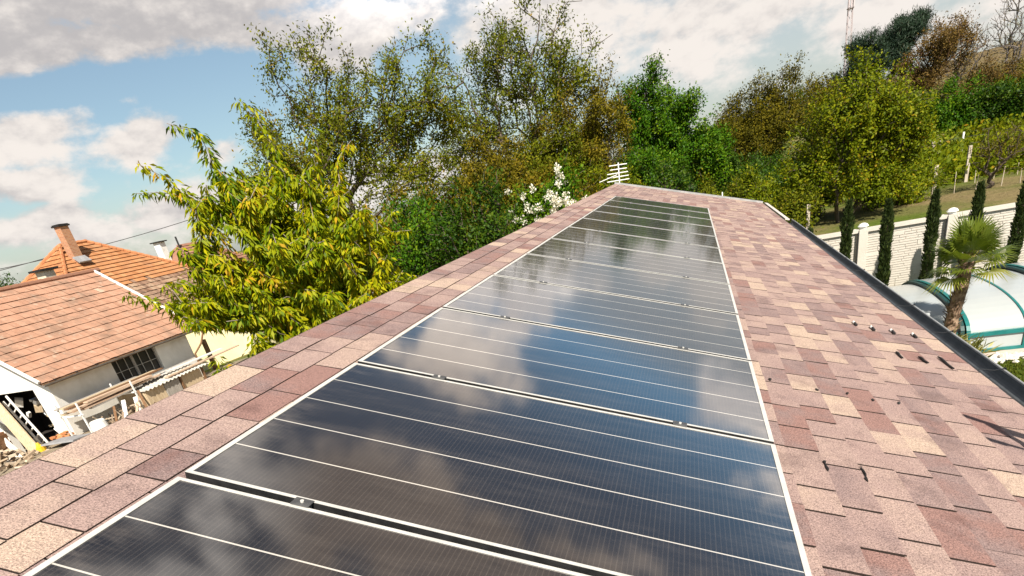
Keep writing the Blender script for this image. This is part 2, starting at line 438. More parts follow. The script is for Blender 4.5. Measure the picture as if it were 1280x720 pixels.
M['leaf_palm'] = leaf_mat('palm_frond', [(0.0, (0.06, 0.1, 0.012)), (0.6, (0.15, 0.19, 0.022)), (1.0, (0.26, 0.25, 0.045))], 0.25, 0.4, 0.4)
M['leaf_gold'] = leaf_mat('gold_edged_leaf', [(0.0, (0.06, 0.08, 0.015)), (0.6, (0.26, 0.24, 0.06)), (1.0, (0.46, 0.42, 0.20))], 0.2)
M['leaf_lawn'] = leaf_mat('lawn_blade', [(0.0, (0.045, 0.07, 0.008)), (1.0, (0.15, 0.165, 0.015))], 0.3)
M['petal'] = leaf_mat('white_petal', [(0.0, (0.62, 0.58, 0.48)), (1.0, (0.82, 0.80, 0.76))], 0.2)


# ------------------------------------------------------------------ mesh helpers
def mesh_obj(name, V, F, mat, parent=None, tone=None, smooth=False):
    me = bpy.data.meshes.new(name)
    V = np.asarray(V, dtype=np.float32)
    if isinstance(F, np.ndarray):
        n, k = F.shape
        me.vertices.add(len(V))
        me.vertices.foreach_set('co', V.ravel())
        me.loops.add(n * k)
        me.loops.foreach_set('vertex_index', F.astype(np.int32).ravel())
        me.polygons.add(n)
        me.polygons.foreach_set('loop_start', np.arange(0, n * k, k, dtype=np.int32))
        me.update(calc_edges=True)
    else:
        me.from_pydata([tuple(map(float, v)) for v in V], [], F)
    if tone is not None:
        a = me.attributes.new('tone', 'FLOAT', 'FACE')
        a.data.foreach_set('value', np.asarray(tone, dtype=np.float32))
    if smooth:
        me.polygons.foreach_set('use_smooth', np.ones(len(me.polygons), dtype=bool))
    me.materials.append(mat)
    o = bpy.data.objects.new(name, me)
    COL.objects.link(o)
    if parent is not None:
        o.parent = parent
    return o


class MB:
    def __init__(self):
        self.v, self.f, self.t = [], [], []

    def add(self, vs, fs, tone=0.5):
        b = len(self.v)
        self.v += [tuple(p) for p in vs]
        self.f += [tuple(b + i for i in f) for f in fs]
        self.t += [tone] * len(fs) if not isinstance(tone, (list, tuple)) else list(tone)
        return self

    def box(self, c, s, rot=None, tone=0.5):
        hx, hy, hz = s[0] / 2, s[1] / 2, s[2] / 2
        P = [Vector((a * hx, b * hy, d * hz)) for a in (-1, 1) for b in (-1, 1) for d in (-1, 1)]
        if rot is not None:
            P = [rot @ p for p in P]
        c = Vector(c)
        return self.add([c + p for p in P], [(0, 1, 3, 2), (4, 6, 7, 5), (0, 4, 5, 1), (2, 3, 7, 6), (0, 2, 6, 4), (1, 5, 7, 3)], tone)

    def beam(self, p0, p1, w, h, up=(0, 0, 1), tone=0.5):
        p0, p1 = Vector(p0), Vector(p1)
        d = (p1 - p0).normalized()
        s = d.cross(Vector(up))
        if s.length < 1e-4:
            s = d.cross(Vector((1, 0, 0)))
        s.normalize()
        u = s.cross(d).normalized()
        P = []
        for p in (p0, p1):
            for a, b in ((-1, -1), (1, -1), (1, 1), (-1, 1)):
                P.append(p + s * a * w / 2 + u * b * h / 2)
        return self.add(P, [(3, 2, 1, 0), (4, 5, 6, 7), (0, 1, 5, 4), (1, 2, 6, 5), (2, 3, 7, 6), (3, 0, 4, 7)], tone)

    def tube(self, pts, rad, n=8, cap=True, tone=0.5):
        pts = [Vector(p) for p in pts]
        if not hasattr(rad, '__len__'):
            rad = [rad] * len(pts)
        b = len(self.v)
        prev = None
        for i, p in enumerate(pts):
            d = (pts[min(i + 1, len(pts) - 1)] - pts[max(i - 1, 0)]).normalized()
            if prev is None:
                s = d.cross(Vector((0, 0, 1)))
                if s.length < 1e-3:
                    s = d.cross(Vector((1, 0, 0)))
            else:
                s = prev - d * prev.dot(d)
            s.normalize()
            prev = s
            u = d.cross(s)
            for k in range(n):
                a = 2 * math.pi * k / n
                self.v.append(tuple(p + (s * math.cos(a) + u * math.sin(a)) * rad[i]))
        for i in range(len(pts) - 1):
            for k in range(n):
                self.f.append((b + i * n + k, b + i * n + (k + 1) % n, b + (i + 1) * n + (k + 1) % n, b + (i + 1) * n + k))
                self.t.append(tone)
        if cap:
            self.f.append(tuple(b + k for k in reversed(range(n))))
            self.f.append(tuple(b + (len(pts) - 1) * n + k for k in range(n)))
            self.t += [tone, tone]
        return self

    def build(self, name, mat, parent=None, smooth=False, tone=False, bevel=0.0):
        o = mesh_obj(name, self.v, self.f, mat, parent, self.t if tone else None, smooth)
        if bevel:
            md = o.modifiers.new('bevel', 'BEVEL')
            md.width = bevel
            md.segments = 2
            md.limit_method = 'ANGLE'
        return o


def tag(o, label, cat, group=None):
    o['label'] = label
    o['category'] = cat
    if group:
        o['group'] = group
    return o


def thing(name, label, cat, loc=(0, 0, 0), group=None):
    o = bpy.data.objects.new(name, None)
    o.empty_display_size = 0.2
    COL.objects.link(o)
    o.location = loc
    return tag(o, label, cat, group)


def part(mb, name, mat, root, **kw):
    """mb is in world coordinates; shift it under the (unrotated) root"""
    l = root.location if root.parent is None else root.parent.location + root.location
    mb.v = [(x - l[0], y - l[1], z - l[2]) for x, y, z in mb.v]
    return mb.build(name, mat, root, **kw)


def structure(o, kind='structure'):
    o['kind'] = kind
    return o


# ------------------------------------------------------------------ terrain
A = 0.303395                      # roof pitch (17.4 degrees)
CA, SA = math.cos(A), math.sin(A)


def RP(u, v, h=0.0):              # roof coordinates -> world: u down the slope, v along the ridge, h above the panels' glass
    return Vector((u * CA + h * SA, v, -u * SA + h * CA))


def sstep(x, a, b):
    t = np.clip((np.asarray(x, float) - a) / (b - a), 0, 1)
    return t * t * (3 - 2 * t)


def gz(x, y):
    x = np.asarray(x, float)
    y = np.asarray(y, float)
    zl = np.interp(x, [-3000, -80, -46, -31, -22, -3, 3], [-9, -9, -7.2, -6.1, -4.62, -3.9, -3.7])
    rise = np.interp(y, [16.75, 17.3, 22, 36, 46, 60, 80, 120, 200, 3000], [0, 0.95, 1.15, 1.12, 1.55, 2.3, 3.8, 6.3, 8.0, 8.0])
    w = sstep(x, -14, 3)
    tilt = np.clip((x - 14) / 60, 0, 1.2) * np.clip((y - 40) / 60, 0, 1) * 3.0
    w2 = w * (1 - 0.55 * np.clip((5 - x) / 25, 0, 1))
    return zl + rise * w2 + tilt


def gzf(x, y):
    return float(gz(x, y))


ys = np.concatenate([np.linspace(-2500, -60, 8), np.linspace(-40, 15.8, 26), np.array([16.55, 16.8, 17.3]), np.linspace(18, 70, 40), np.linspace(75, 160, 20), np.linspace(200, 2500, 8)])
xs = np.concatenate([np.linspace(-2500, -100, 8), np.linspace(-85, 40, 90), np.linspace(48, 160, 20), np.linspace(250, 2500, 7)])
gx, gy = np.meshgrid(xs, ys)
g0 = gz(gx, gy)
rs = np.random.RandomState(3)
g0 = g0 + (rs.rand(*g0.shape) - 0.5) * 0.08
nx, ny = len(xs), len(ys)
GV = np.stack([gx.ravel(), gy.ravel(), g0.ravel()], 1)
idx = np.arange(nx * ny).reshape(ny, nx)
GF = np.stack([idx[:-1, :-1].ravel(), idx[:-1, 1:].ravel(), idx[1:, 1:].ravel(), idx[1:, :-1].ravel()], 1)
structure(mesh_obj('ground', GV, GF, M['ground'], smooth=True))

# ------------------------------------------------------------------ our building: shingle roof, trims, gutter
U0, U1, V0, V1 = -0.572, 3.36, -3.0, 17.0
HS = -0.10
bld = thing('garage', 'low building in the foreground under a pinkish brown shingle roof with a dark gutter', 'building', (1.2, 7, -3.7))
rng = random.Random(11)
mb = MB()
EXP = 0.1435
nc = int(round((U1 - U0) / EXP))
TABW = 0.265
prev_tone = {}
for k in range(nc):
    ua = U0 + k * EXP
    ub = ua + EXP + 0.004
    off = rng.uniform(0, TABW)
    v = V0 - off
    last = 0.5
    while v < V1:
        w = TABW * rng.choice([0.7, 0.9, 1.0, 1.1, 1.3])
        gap = (0.0065 if ua < 0 else 0.0125) if rng.random() < 0.9 else 0.002
        va, vb = max(v, V0), min(v + w - gap, V1)
        v += w
        if vb - va < 0.02:
            continue
        r = rng.random()
        tone = rng.choice([0.02, 0.06, 0.14, 0.20, 0.26, 0.34, 0.40, 0.45, 0.5, 0.54, 0.58, 0.62, 0.68, 0.78, 0.95])
        if rng.random() < 0.08:
            tone = last
        last = tone
        tone = min(1, max(0, tone + rng.uniform(-0.05, 0.05)))
        j = rng.uniform(-0.0015, 0.0025)
        hb = HS + 0.0010 + j * 0.6
        ht = HS - 0.0022
        ubj = ub + rng.uniform(-0.003, 0.003)
        # tab surface with a middle row of points so the mat can curl a little
        P = [RP(ua, va, ht), RP(ua, vb, ht), RP(ubj, vb, hb + rng.uniform(0, 0.002)), RP(ubj, va, hb + rng.uniform(0, 0.002)),
             RP(ubj + 0.001, vb, HS - 0.006), RP(ubj + 0.001, va, HS - 0.006), RP(ua, va, HS - 0.008), RP(ua, vb, HS - 0.008)]
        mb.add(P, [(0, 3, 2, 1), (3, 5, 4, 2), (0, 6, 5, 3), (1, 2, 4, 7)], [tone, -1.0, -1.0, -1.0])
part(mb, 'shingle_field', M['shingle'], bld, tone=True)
# deck, back slope behind the ridge, walls
mb = MB()
bz = 0.30
ridge = RP(U0, 0, HS)
bx = -1.75
bzv = ridge.z - (ridge.x - bx) * math.tan(A + 0.12)
for (pa, pb) in (((U0 + 0.002, -0.012), (U1 - 0.01, -0.012)),):
    P = [RP(pa[0], V0 + .01, HS + pa[1]), RP(pa[0], V1 - .01, HS + pa[1]), RP(pb[0], V1 - .01, HS + pb[1]), RP(pb[0], V0 + .01, HS + pb[1])]
    Q = [p - Vector((0, 0, 0.10)) for p in P]
    mb.add(P + Q, [(3, 2, 1, 0), (4, 5, 6, 7), (0, 1, 5, 4), (1, 2, 6, 5), (2, 3, 7, 6), (3, 0, 4, 7)])
part(mb, 'roof_deck', M['felt'], bld)
mb = MB()
P = [(ridge.x - 0.006, V0, ridge.z - 0.002), (ridge.x - 0.006, V1, ridge.z - 0.002), (bx, V1, bzv), (bx, V0, bzv)]
Q = [(p[0], p[1], p[2] - 0.09) for p in P]
mb.add(P + Q, [(0, 1, 2, 3), (7, 6, 5, 4), (0, 4, 5, 1), (1, 5, 6, 2), (2, 6, 7, 3), (3, 7, 4, 0)], 0.45)
part(mb, 'back_slope', M['shingle'], bld, tone=True)
mb = MB()
wl, wr = bx + 0.25, RP(U1, 0, 0).x - 0.35
def roof_z(x):
    return (-x * math.tan(A) + HS / CA - 0.13) if x > ridge.x else (ridge.z - 0.12 - (ridge.x - x) * math.tan(A + 0.12))
prof = [(wl, -4.3), (wr, -4.3), (wr, roof_z(wr)), (ridge.x, roof_z(ridge.x + 1e-6)), (wl, roof_z(wl))]
n = len(prof)
mb.add([(x, V0 + 0.3, z) for x, z in prof] + [(x, V1 - 0.3, z) for x, z in prof], [tuple(range(n)), tuple(reversed(range(n, 2 * n)))] + [(i, i + n, (i + 1) % n + n, (i + 1) % n) for i in range(n)])
part(mb, 'wall', M['render'], bld)
# far verge: grey sheet-metal trim standing a little over the shingles
mb = MB()
mb.beam(RP(U0 - 0.01, V1 + 0.02, HS + 0.015), RP(U1 - 0.05, V1 + 0.02, HS + 0.015), 0.09, 0.05, RP(0, 0, 1))
mb.beam(RP(U0 - 0.01, V1 + 0.072, HS - 0.06), RP(U1 - 0.05, V1 + 0.072, HS - 0.06), 0.012, 0.2, RP(0, 0, 1))
part(mb, 'verge_trim', M['trim'], bld)
mb = MB()
mb.beam(RP(U1 + 0.035, 12.9, HS + 0.004), RP(U1 + 0.035, V1 + 0.06, HS + 0.004), 0.085, 0.022, RP(0, 0, 1))
part(mb, 'eave_flashing', M['trim_light'], bld)
mb = MB()
mb.beam(RP(U1 - 0.03, V0, HS - 0.10), RP(U1 - 0.03, V1, HS - 0.10), 0.022, 0.18, RP(0, 0, 1))
part(mb, 'fascia', M['black_metal'], bld)
# half-round gutter
eave = RP(U1, 0, HS)
gr = 0.058
gcx, gcz = eave.x + 0.046, eave.z - 0.026
prof = []
for i in range(13):
    a = math.pi + math.pi * i / 12
    prof.append((gcx + gr * math.cos(a), gcz + gr * 1.05 * math.sin(a)))
for i in range(7):                                   # rolled bead at the outer lip
    a = math.pi - math.pi * 1.6 * i / 6
    prof.append((gcx + gr + 0.009 + 0.009 * math.cos(a), gcz + 0.009 * math.sin(a)))
th = []
for (x, z) in reversed(prof[:13]):
    dx, dz = x - gcx, z - gcz
    l = math.hypot(dx, dz)
    th.append((x + dx / l * 0.003, z + dz / l * 0.003))
loop = prof + th
mb = MB()
vs = []
stations = np.linspace(V0, 12.85, 12)
for s in stations:
    vs += [(x, s, z) for x, z in loop]
L = len(loop)
fs = []
for i in range(len(stations) - 1):
    for k in range(L):
        fs.append((i * L + k, i * L + (k + 1) % L, (i + 1) * L + (k + 1) % L, (i + 1) * L + k))
fs.append(tuple(range(L)))
fs.append(tuple(reversed(range((len(stations) - 1) * L, len(stations) * L))))
mb.add(vs, fs)
gut = part(mb, 'gutter', M['gutter'], bld, smooth=False)
mb = MB()
mb.tube([(gcx + gr + 0.009, V0, gcz + 0.0125), (gcx + gr + 0.009, 12.85, gcz + 0.0125)], 0.0085, 8)
lip = mb.build('sunlit_lip', M['trim'], gut)  # paler than the gutter: paints the sunlit line along its lip
lip.location = -Vector(bld.location)
# gutter hooks
for i, vv in enumerate(np.arange(-2.4, 12.7, 0.93)):
    mb = MB()
    pts = [(eave.x - 0.03, vv, eave.z + 0.012), (eave.x + 0.01, vv, eave.z + 0.006), (gcx + gr * 0.2, vv, gcz + 0.020), (gcx + gr + 0.012, vv, gcz + 0.026)]
    for a, b in zip(pts[:-1], pts[1:]):
        mb.beam(a, b, 0.010, 0.003)
    mb.beam((gcx + gr + 0.014, vv, gcz + 0.03), (gcx + gr + 0.022, vv, gcz - 0.02), 0.022, 0.003, (1, 0, 0))
    h = mb.build('gutter_bracket', M['black_metal'], gut)
    h.location = -Vector(bld.location)
for vv in (0.9, 4.9, 8.9):
    mb = MB()
    vs = [(x + (x - gcx) * 0.05, yv, z - 0.002) for yv in (vv - 0.06, vv + 0.06) for x, z in loop]
    mb.add(vs, [(k, (k + 1) % L, (k + 1) % L + L, k + L) for k in range(L)] + [tuple(range(L)), tuple(reversed(range(L, 2 * L)))])
    h = mb.build('gutter_joint', M['gutter'], gut)
    h.location = -Vector(bld.location)
# ------------------------------------------------------------------ solar panels
PW, PL, PITCH = 1.772, 1.038, 1.066
ORD = ['nearest the camera, cut off by the bottom of the photo', 'second from the camera', 'third from the camera', 'fourth from the camera', 'fifth from the camera', 'sixth from the camera', 'seventh from the camera', 'eighth from the camera', 'ninth from the camera', 'third from the far end of the row', 'second from the far end of the row', 'farthest from the camera, at the far end of the row']


def frame_mb():
    b = MB()
    lip, dp = 0.018, 0.0012
    lip2 = 0.012
    for s in (-1, 1):
        b.box((s * (PW / 2 - lip / 2), 0, -dp / 2), (lip, PL, dp))
        b.box((0, s * (PL / 2 - lip2 / 2), -dp / 2), (PW - 2 * lip + 0.0004, lip2, dp))
    return b


frame_me = glass_me = back_me = clamp_me = bolt_me = None
for i in range(12):
    vc = -PITCH / 2 + i * PITCH
    lab = 'dark solar panel, ' + ORD[i]
    p = thing('solar_panel', lab, 'solar panel', RP(PW / 2, vc, 0), 'solar panels in a row on the shingle roof')
    p.rotation_euler = (R(rng.uniform(-0.12, 0.12)), A + R(rng.uniform(-0.10, 0.10)), 0)
    if frame_me is None:
        fo = frame_mb().build('frame', M['alu'], p)
        frame_me = fo.data
        b = MB()
        for s_ in (-1, 1):
            b.box((s_ * (PW / 2 - 0.0045), 0, -0.0186), (0.009, PL, 0.0345))
            b.box((0, s_ * (PL / 2 - 0.0045), -0.0186), (PW - 0.019, 0.009, 0.0345))
        skirt_me = b.build('frame_side', M['black_metal'], p).data
        b = MB()
        b.box((0, 0, -0.0045), (PW - 0.0185, PL - 0.0185, 0.005))
        go = b.build('cell_glass', M['cells'], p)
        glass_me = go.data
        b = MB()
        b.box((0, 0, -0.020), (PW - 0.04, PL - 0.04, 0.004))
        bo = b.build('back_sheet', M['black_metal'], p)
        back_me = bo.data
    else:
        for nm, me in (('frame', frame_me), ('frame_side', skirt_me), ('cell_glass', glass_me), ('back_sheet', back_me)):
            o = bpy.data.objects.new(nm, me)
            COL.objects.link(o)
            o.parent = p
    if i < 11:
        for cx in (-0.50, 0.52):
            if clamp_me is None:
                b = MB()
                b.box((0, 0, 0.0030), (0.055, 0.036, 0.003))
                b.box((0, 0, -0.018), (0.05, 0.014, 0.036))
                co = b.build('mid_clamp', M['clamp'], p, bevel=0.001)
                clamp_me = co.data
                b = MB()
                b.tube([(0, 0, 0.0040), (0, 0, 0.0095)], 0.0055, 8)
                bo = b.build('bolt', M['alu'], co)
                bolt_me = bo.data
            else:
                co = bpy.data.objects.new('mid_clamp', clamp_me)
                COL.objects.link(co)
                co.parent = p
                bo = bpy.data.objects.new('bolt', bolt_me)
                COL.objects.link(bo)
                bo.parent = co
            co.location = (cx, PITCH / 2, 0.0)
for j, u in enumerate((0.386, 1.406)):
    rl = thing('mounting_rail', ['black mounting rail under the ridge-side half of the solar panels', 'black mounting rail under the gutter-side half of the solar panels'][j], 'rail', RP(u, 5.3, -0.07), 'rails under the solar panels')
    mb = MB()
    mb.beam(RP(u, -1.1, -0.066), RP(u, 11.75, -0.066), 0.04, 0.05, RP(0, 0, 1))
    part(mb, 'rail_profile', M['black_metal'], rl)

# ------------------------------------------------------------------ bits on the shingles
def roof_bit(name, label, cat, u, v, group, build):
    o = thing(name, label, cat, RP(u, v, HS + 0.003), group)
    build(o)
    return o


for i, (u, v) in enumerate(((2.729, 3.95), (2.841, 3.878), (2.984, 3.878), (3.131, 3.858))):
    o = thing('roof_clip', ['small white-topped clip on the shingles, farthest from the gutter of four', 'small white-topped black clip on the shingles, second of four from the panels', 'small white-topped black clip on the shingles, second of four from the gutter', 'small white-topped black clip on the shingles, nearest the gutter of four'][i], 'roof clip', RP(u, v, HS), 'row of white-topped clips on the shingles')
    b = MB()
    b.beam(RP(u, v - 0.06, HS + 0.010), RP(u, v + 0.02, HS + 0.012), 0.016, 0.012, RP(0, 0, 1))
    part(b, 'clip_foot', M['tar'], o)
    b = MB()
    b.tube([RP(u - 0.004, v + 0.0, HS + 0.010), RP(u - 0.004, v + 0.03, HS + 0.014), RP(u, v + 0.06, HS + 0.008)], [0.006, 0.009, 0.005], 8)
    part(b, 'clip_head', M['white_paint'], o, smooth=True)
for i, (ua, va, ub, vb) in enumerate(((2.841, 3.25, 2.843, 3.11), (2.973, 3.22, 2.992, 3.09), (3.122, 3.31, 3.131, 3.05))):
    b = MB()
    pts = [RP(ua + (ub - ua) * t, va + (vb - va) * t, HS + 0.010 + 0.003 * math.sin(t * 7)) for t in np.linspace(0, 1, 6)]
    b.tube(pts, [0.004, 0.0075, 0.008, 0.008, 0.0075, 0.005], 8)
    o = b.build('sealant_strip', M['tar'])
    tag(o, ['short black sealant strip on the shingles, farthest from the gutter of three', 'short black sealant strip on the shingles, middle one of three', 'long black sealant strip on the shingles, nearest the gutter of three'][i], 'sealant strip', 'black sealant strips on the shingles')
CR = [(2.017, 1.165, 0.09, 'stretched dark crumb of tar at a shingle edge, nearer the panels of the two lowest'), (2.160, 1.16, 0.13, 'stretched dark crumb of tar at a shingle edge, nearer the gutter of the two lowest'), (1.901, 2.173, 0.025, 'tiny dark crumb on the shingles just beside the panel edge'), (2.143, 2.137, 0.025, 'tiny dark crumb on the shingles, second from the panel edge'), (2.303, 2.161, 0.022, 'tiny dark crumb on the shingles below a pale tab'), (2.425, 2.129, 0.03, 'tiny dark crumb on the shingles, second from the gutter in its line'), (2.563, 2.155, 0.022, 'tiny dark crumb on the shingles, nearest the gutter in its line')]
for u, v, ln, lab in CR:
    b = MB()
    pts, rr_ = [], []
    for q in range(7):
        t = q / 6
        pts.append(RP(u + rng.uniform(-0.005, 0.005), v + (t - 0.5) * ln * 1.1, HS + 0.004 + rng.uniform(0, 0.003)))
        rr_.append(rng.uniform(0.002, 0.0075) if 0 < q < 6 else 0.001)
    b.tube(pts, rr_, 7)
    tag(b.build('tar_crumb', M['tar']), lab, 'debris', 'dark crumbs of tar on the shingles')

# ------------------------------------------------------------------ antennas
def yagi(root, mast0, mast1, boom_dir, n_el, spacing, el_len, vert=False, r=0.008):
    b = MB()
    b.tube([mast0, mast1], 0.016, 8)
    part(b, 'mast', M['steel'], root)
    bd = Vector(boom_dir).normalized()
    b = MB()
    b.tube([Vector(mast1) - bd * 0.1, Vector(mast1) + bd * spacing * n_el], 0.011, 6)
    part(b, 'boom', M['alu'], root)
    side = bd.cross(Vector((0, 0, 1)))
    if side.length < 0.1:
        side = Vector((0.957, 0.29, 0))
    side.normalize()
    for k in range(n_el):
        c = Vector(mast1) + bd * spacing * (k + 0.2)
        b = MB()
        b.tube([c - side * el_len[k] / 2, c + side * el_len[k] / 2], r, 6)
        part(b, 'element', M['alu'], root)


an = thing('tv_antenna', 'white many-armed television antenna standing at the far top corner of the shingle roof', 'antenna', (-0.47, 17.15, -0.1))
b = MB()
b.tube([(-0.47, 17.15, -0.15), (-0.45, 17.15, 0.56)], 0.016, 8)
part(b, 'mast', M['white_paint'], an)
for k, (zz, ln) in enumerate(((0.13, 0.52), (0.22, 0.50), (0.31, 0.48), (0.40, 0.44), (0.50, 0.46))):
    b = MB()
    sx = -0.06 if k < 3 else 0.0
    b.tube([(-0.46 - ln / 2 + sx, 17.14 - ln * 0.12, zz + 0.02), (-0.46 + ln / 2, 17.14 + ln * 0.12, zz - 0.01)], 0.013, 6)
    part(b, 'element', M['white_paint'], an)
b = MB()
b.tube([(-0.98, 17.0, 0.19), (-0.5, 17.12, 0.28)], 0.010, 6)
part(b, 'boom', M['white_paint'], an)

# added antenna, unseen on the right, shaped to cast a branching shadow on the shingles
shadow_aerial = thing('tv_antenna', 'added unseen aerial on the gutter edge, shaped to cast the branching shadow', 'antenna', (3.45, 0.95, -1.2))
s = to_sun
def lift(u, v, t):
    return RP(u, v, HS) + s * t
b = MB()
b.tube([(3.50, 0.55, -1.25), lift(3.07, 1.80, 1.45)], 0.017, 8)
part(b, 'mast', M['steel'], shadow_aerial)
for (ua, va, ub, vb, rr) in ((2.885, 2.16, 3.25, 1.90, 0.020), (2.88, 1.865, 3.25, 1.70, 0.014), (2.97, 2.09, 3.10, 1.72, 0.024)):
    b = MB()
    b.tube([lift(ua, va, 1.45), lift(ub, vb, 1.45)], rr, 6)
    part(b, 'element', M['alu'], shadow_aerial)
for (ua, va, ub, vb) in ((2.885, 2.16, 2.95, 2.11), (2.88, 1.865, 2.95, 1.83), (3.02, 2.01, 3.10, 1.97)):
    b = MB()
    b.tube([lift(ua, va, 1.45), lift(ub, vb, 1.45)], 0.022, 6)
    part(b, 'end_cap', M['black_metal'], shadow_aerial)


# ------------------------------------------------------------------ tiled roofs
def tile_face(mb, O, dv, du, length, slope_len, rows, tw, keep=None, th=0.035, jit=0.006, seed=1, tones=(0.15, 0.75)):
    """O: top corner; dv along the ridge, du down the slope"""
    r = random.Random(seed)
    O, dv, du = Vector(O), Vector(dv).normalized(), Vector(du).normalized()
    nr = dv.cross(du)
    if nr.z < 0:
        nr = -nr
    ex = slope_len / rows
    nt = max(1, int(round(length / tw)))
    w = length / nt
    for i in range(rows):
        for k in range(nt):
            cc = O + dv * (k + 0.5) * w + du * (i + 0.5) * ex
            if keep and not keep(cc):
                continue
            j = r.uniform(-jit, jit)
            ja = r.uniform(-jit, jit)
            a = O + dv * k * w + du * i * ex
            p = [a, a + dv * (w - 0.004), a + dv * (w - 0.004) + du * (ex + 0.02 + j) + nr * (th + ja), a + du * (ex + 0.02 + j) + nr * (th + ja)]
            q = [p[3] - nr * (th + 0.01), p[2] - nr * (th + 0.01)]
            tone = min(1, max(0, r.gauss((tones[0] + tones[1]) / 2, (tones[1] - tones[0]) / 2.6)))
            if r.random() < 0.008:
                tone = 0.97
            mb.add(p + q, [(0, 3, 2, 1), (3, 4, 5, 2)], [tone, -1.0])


# the white workshop
shed = thing('white_workshop', 'white workshop with a pink tiled roof, barred window and open cluttered doorway', 'building', (-24.5, 19, -4.6))
EX, EZ, RX, RZ = -22.0, -2.42, -26.7, 0.93
Y0, Y1 = 14.75, 23.15
du = Vector((EX - RX, 0, EZ - RZ))
sl_len = du.length
mb = MB()
tile_face(mb, (RX, Y0, RZ), (0, 1, 0), du, Y1 - Y0, sl_len, 14, 0.26, None, 0.030, 0.010, 5, (0.38, 0.57))
part(mb, 'roof_tiles', M['tile_pink'], shed, tone=True)
mb = MB()
dn = Vector((0, 0, -0.05))
P = [Vector((RX, Y0 + .03, RZ)) + dn, Vector((RX, Y1 - .03, RZ)) + dn, Vector((EX + .03, Y1 - .03, EZ)) + dn, Vector((EX + .03, Y0 + .03, EZ)) + dn]
Q = [p + Vector((0, 0, -0.1)) for p in P]
bk = [Vector((-28.6, Y0 + .03, RZ - 1.35)), Vector((-28.6, Y1 - .03, RZ - 1.35))]
bkq = [p + Vector((0, 0, -0.1)) for p in bk]
mb.add(P + Q, [(3, 2, 1, 0), (4, 5, 6, 7), (0, 1, 5, 4), (1, 2, 6, 5), (2, 3, 7, 6), (3, 0, 4, 7)])
mb.add([P[0], P[1], bk[1], bk[0], Q[0], Q[1], bkq[1], bkq[0]], [(0, 1, 2, 3), (7, 6, 5, 4), (1, 0, 4, 5), (2, 1, 5, 6), (3, 2, 6, 7), (0, 3, 7, 4)])
part(mb, 'roof_boarding', M['wood_brown'], shed)
mb = MB()
yy = Y0
while yy < Y1:
    mb.tube([(RX - 0.02, yy, RZ + 0.02), (RX - 0.02, yy + 0.40, RZ + 0.03)], [0.11, 0.125], 8)
    yy += 0.38
part(mb, 'ridge_tile', M['tile_brown'], shed)
# verge capping: pale metal strips at both gable ends
for ye, dx in ((Y1 + 0.05, 0), (Y0 - 0.05, 0)):
    mb = MB()
    mb.beam(Vector((RX, ye, RZ + 0.06)), Vector((EX, ye, EZ + 0.06)), 0.09, 0.09, (-0.58, 0, 0.81))
    part(mb, 'verge_board', M['white_paint'], shed)
# walls: side wall with window opening, gable wall with door opening
WX, WY0, WY1, WB = -22.38, 15.2, 22.6, -5.6
WXB = -28.3
win_y0, win_y1, win_z0, win_z1 = 18.15, 20.60, -3.62, -2.57


def wall_strip(mb, rects, th, axis, at):
    for (a0, a1, z0, z1) in rects:
        if axis == 'x':
            mb.box((at - th / 2, (a0 + a1) / 2, (z0 + z1) / 2), (th, a1 - a0, z1 - z0))
        else:
            mb.box(((a0 + a1) / 2, at + th / 2, (z0 + z1) / 2), (a1 - a0, th, z1 - z0))


mb = MB()
ztop = -2.53
wall_strip(mb, [(WY0 + .3, win_y0, WB, ztop), (win_y1, WY1, WB, ztop), (win_y0, win_y1, WB, win_z0), (win_y0, win_y1, win_z1, ztop)], 0.3, 'x', WX)
part(mb, 'wall', M['white_wall'], shed)


def rz(x):
    return (RZ + (x - RX) * (EZ - RZ) / (EX - RX) if x > RX else RZ - (RX - x) * 1.35 / 1.9) - 0.17


mb = MB()
dx0, dx1, dz1 = -26.2, -23.27, -2.68


def gable_piece(mb, poly):
    n = len(poly)
    mb.add([(x, WY0, z) for x, z in poly] + [(x, WY0 + 0.3, z) for x, z in poly], [tuple(range(n)), tuple(reversed(range(n, 2 * n)))] + [(i, i + n, (i + 1) % n + n, (i + 1) % n) for i in range(n)])


gable_piece(mb, [(dx1, WB), (WX, WB), (WX, rz(WX)), (dx1, rz(dx1))])
gable_piece(mb, [(dx0, dz1), (dx1, dz1), (dx1, rz(dx1)), (RX, rz(RX)), (RX, dz1)][0:4] if False else [(dx0, dz1), (dx1, dz1), (dx1, rz(dx1)), (dx0, rz(dx0))])
gable_piece(mb, [(WXB, WB), (dx0, WB), (dx0, rz(dx0)), (RX, rz(RX)), (WXB, rz(WXB))])
part(mb, 'gable_wall', M['white_wall'], shed)
mb = MB()
pb = [(WXB, WB), (WX - .31, WB), (WX - .31, rz(WX - .31) - .02), (RX, rz(RX) - .02), (WXB, rz(WXB) - .02)]
n = len(pb)
mb.add([(x, WY1 - 0.3, z) for x, z in pb] + [(x, WY1, z) for x, z in pb], [tuple(range(n)), tuple(reversed(range(n, 2 * n)))] + [(i, i + n, (i + 1) % n + n, (i + 1) % n) for i in range(n)])
mb.box((WXB + 0.15, (WY0 + WY1) / 2, -4.0), (0.3, WY1 - WY0 - 0.62, 3.0))
part(mb, 'back_wall', M['white_wall'], shed)
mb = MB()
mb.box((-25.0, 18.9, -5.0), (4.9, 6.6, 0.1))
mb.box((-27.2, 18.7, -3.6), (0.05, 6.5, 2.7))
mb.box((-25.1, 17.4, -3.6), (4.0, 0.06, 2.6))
part(mb, 'dark_interior', M['dark_in'], shed)
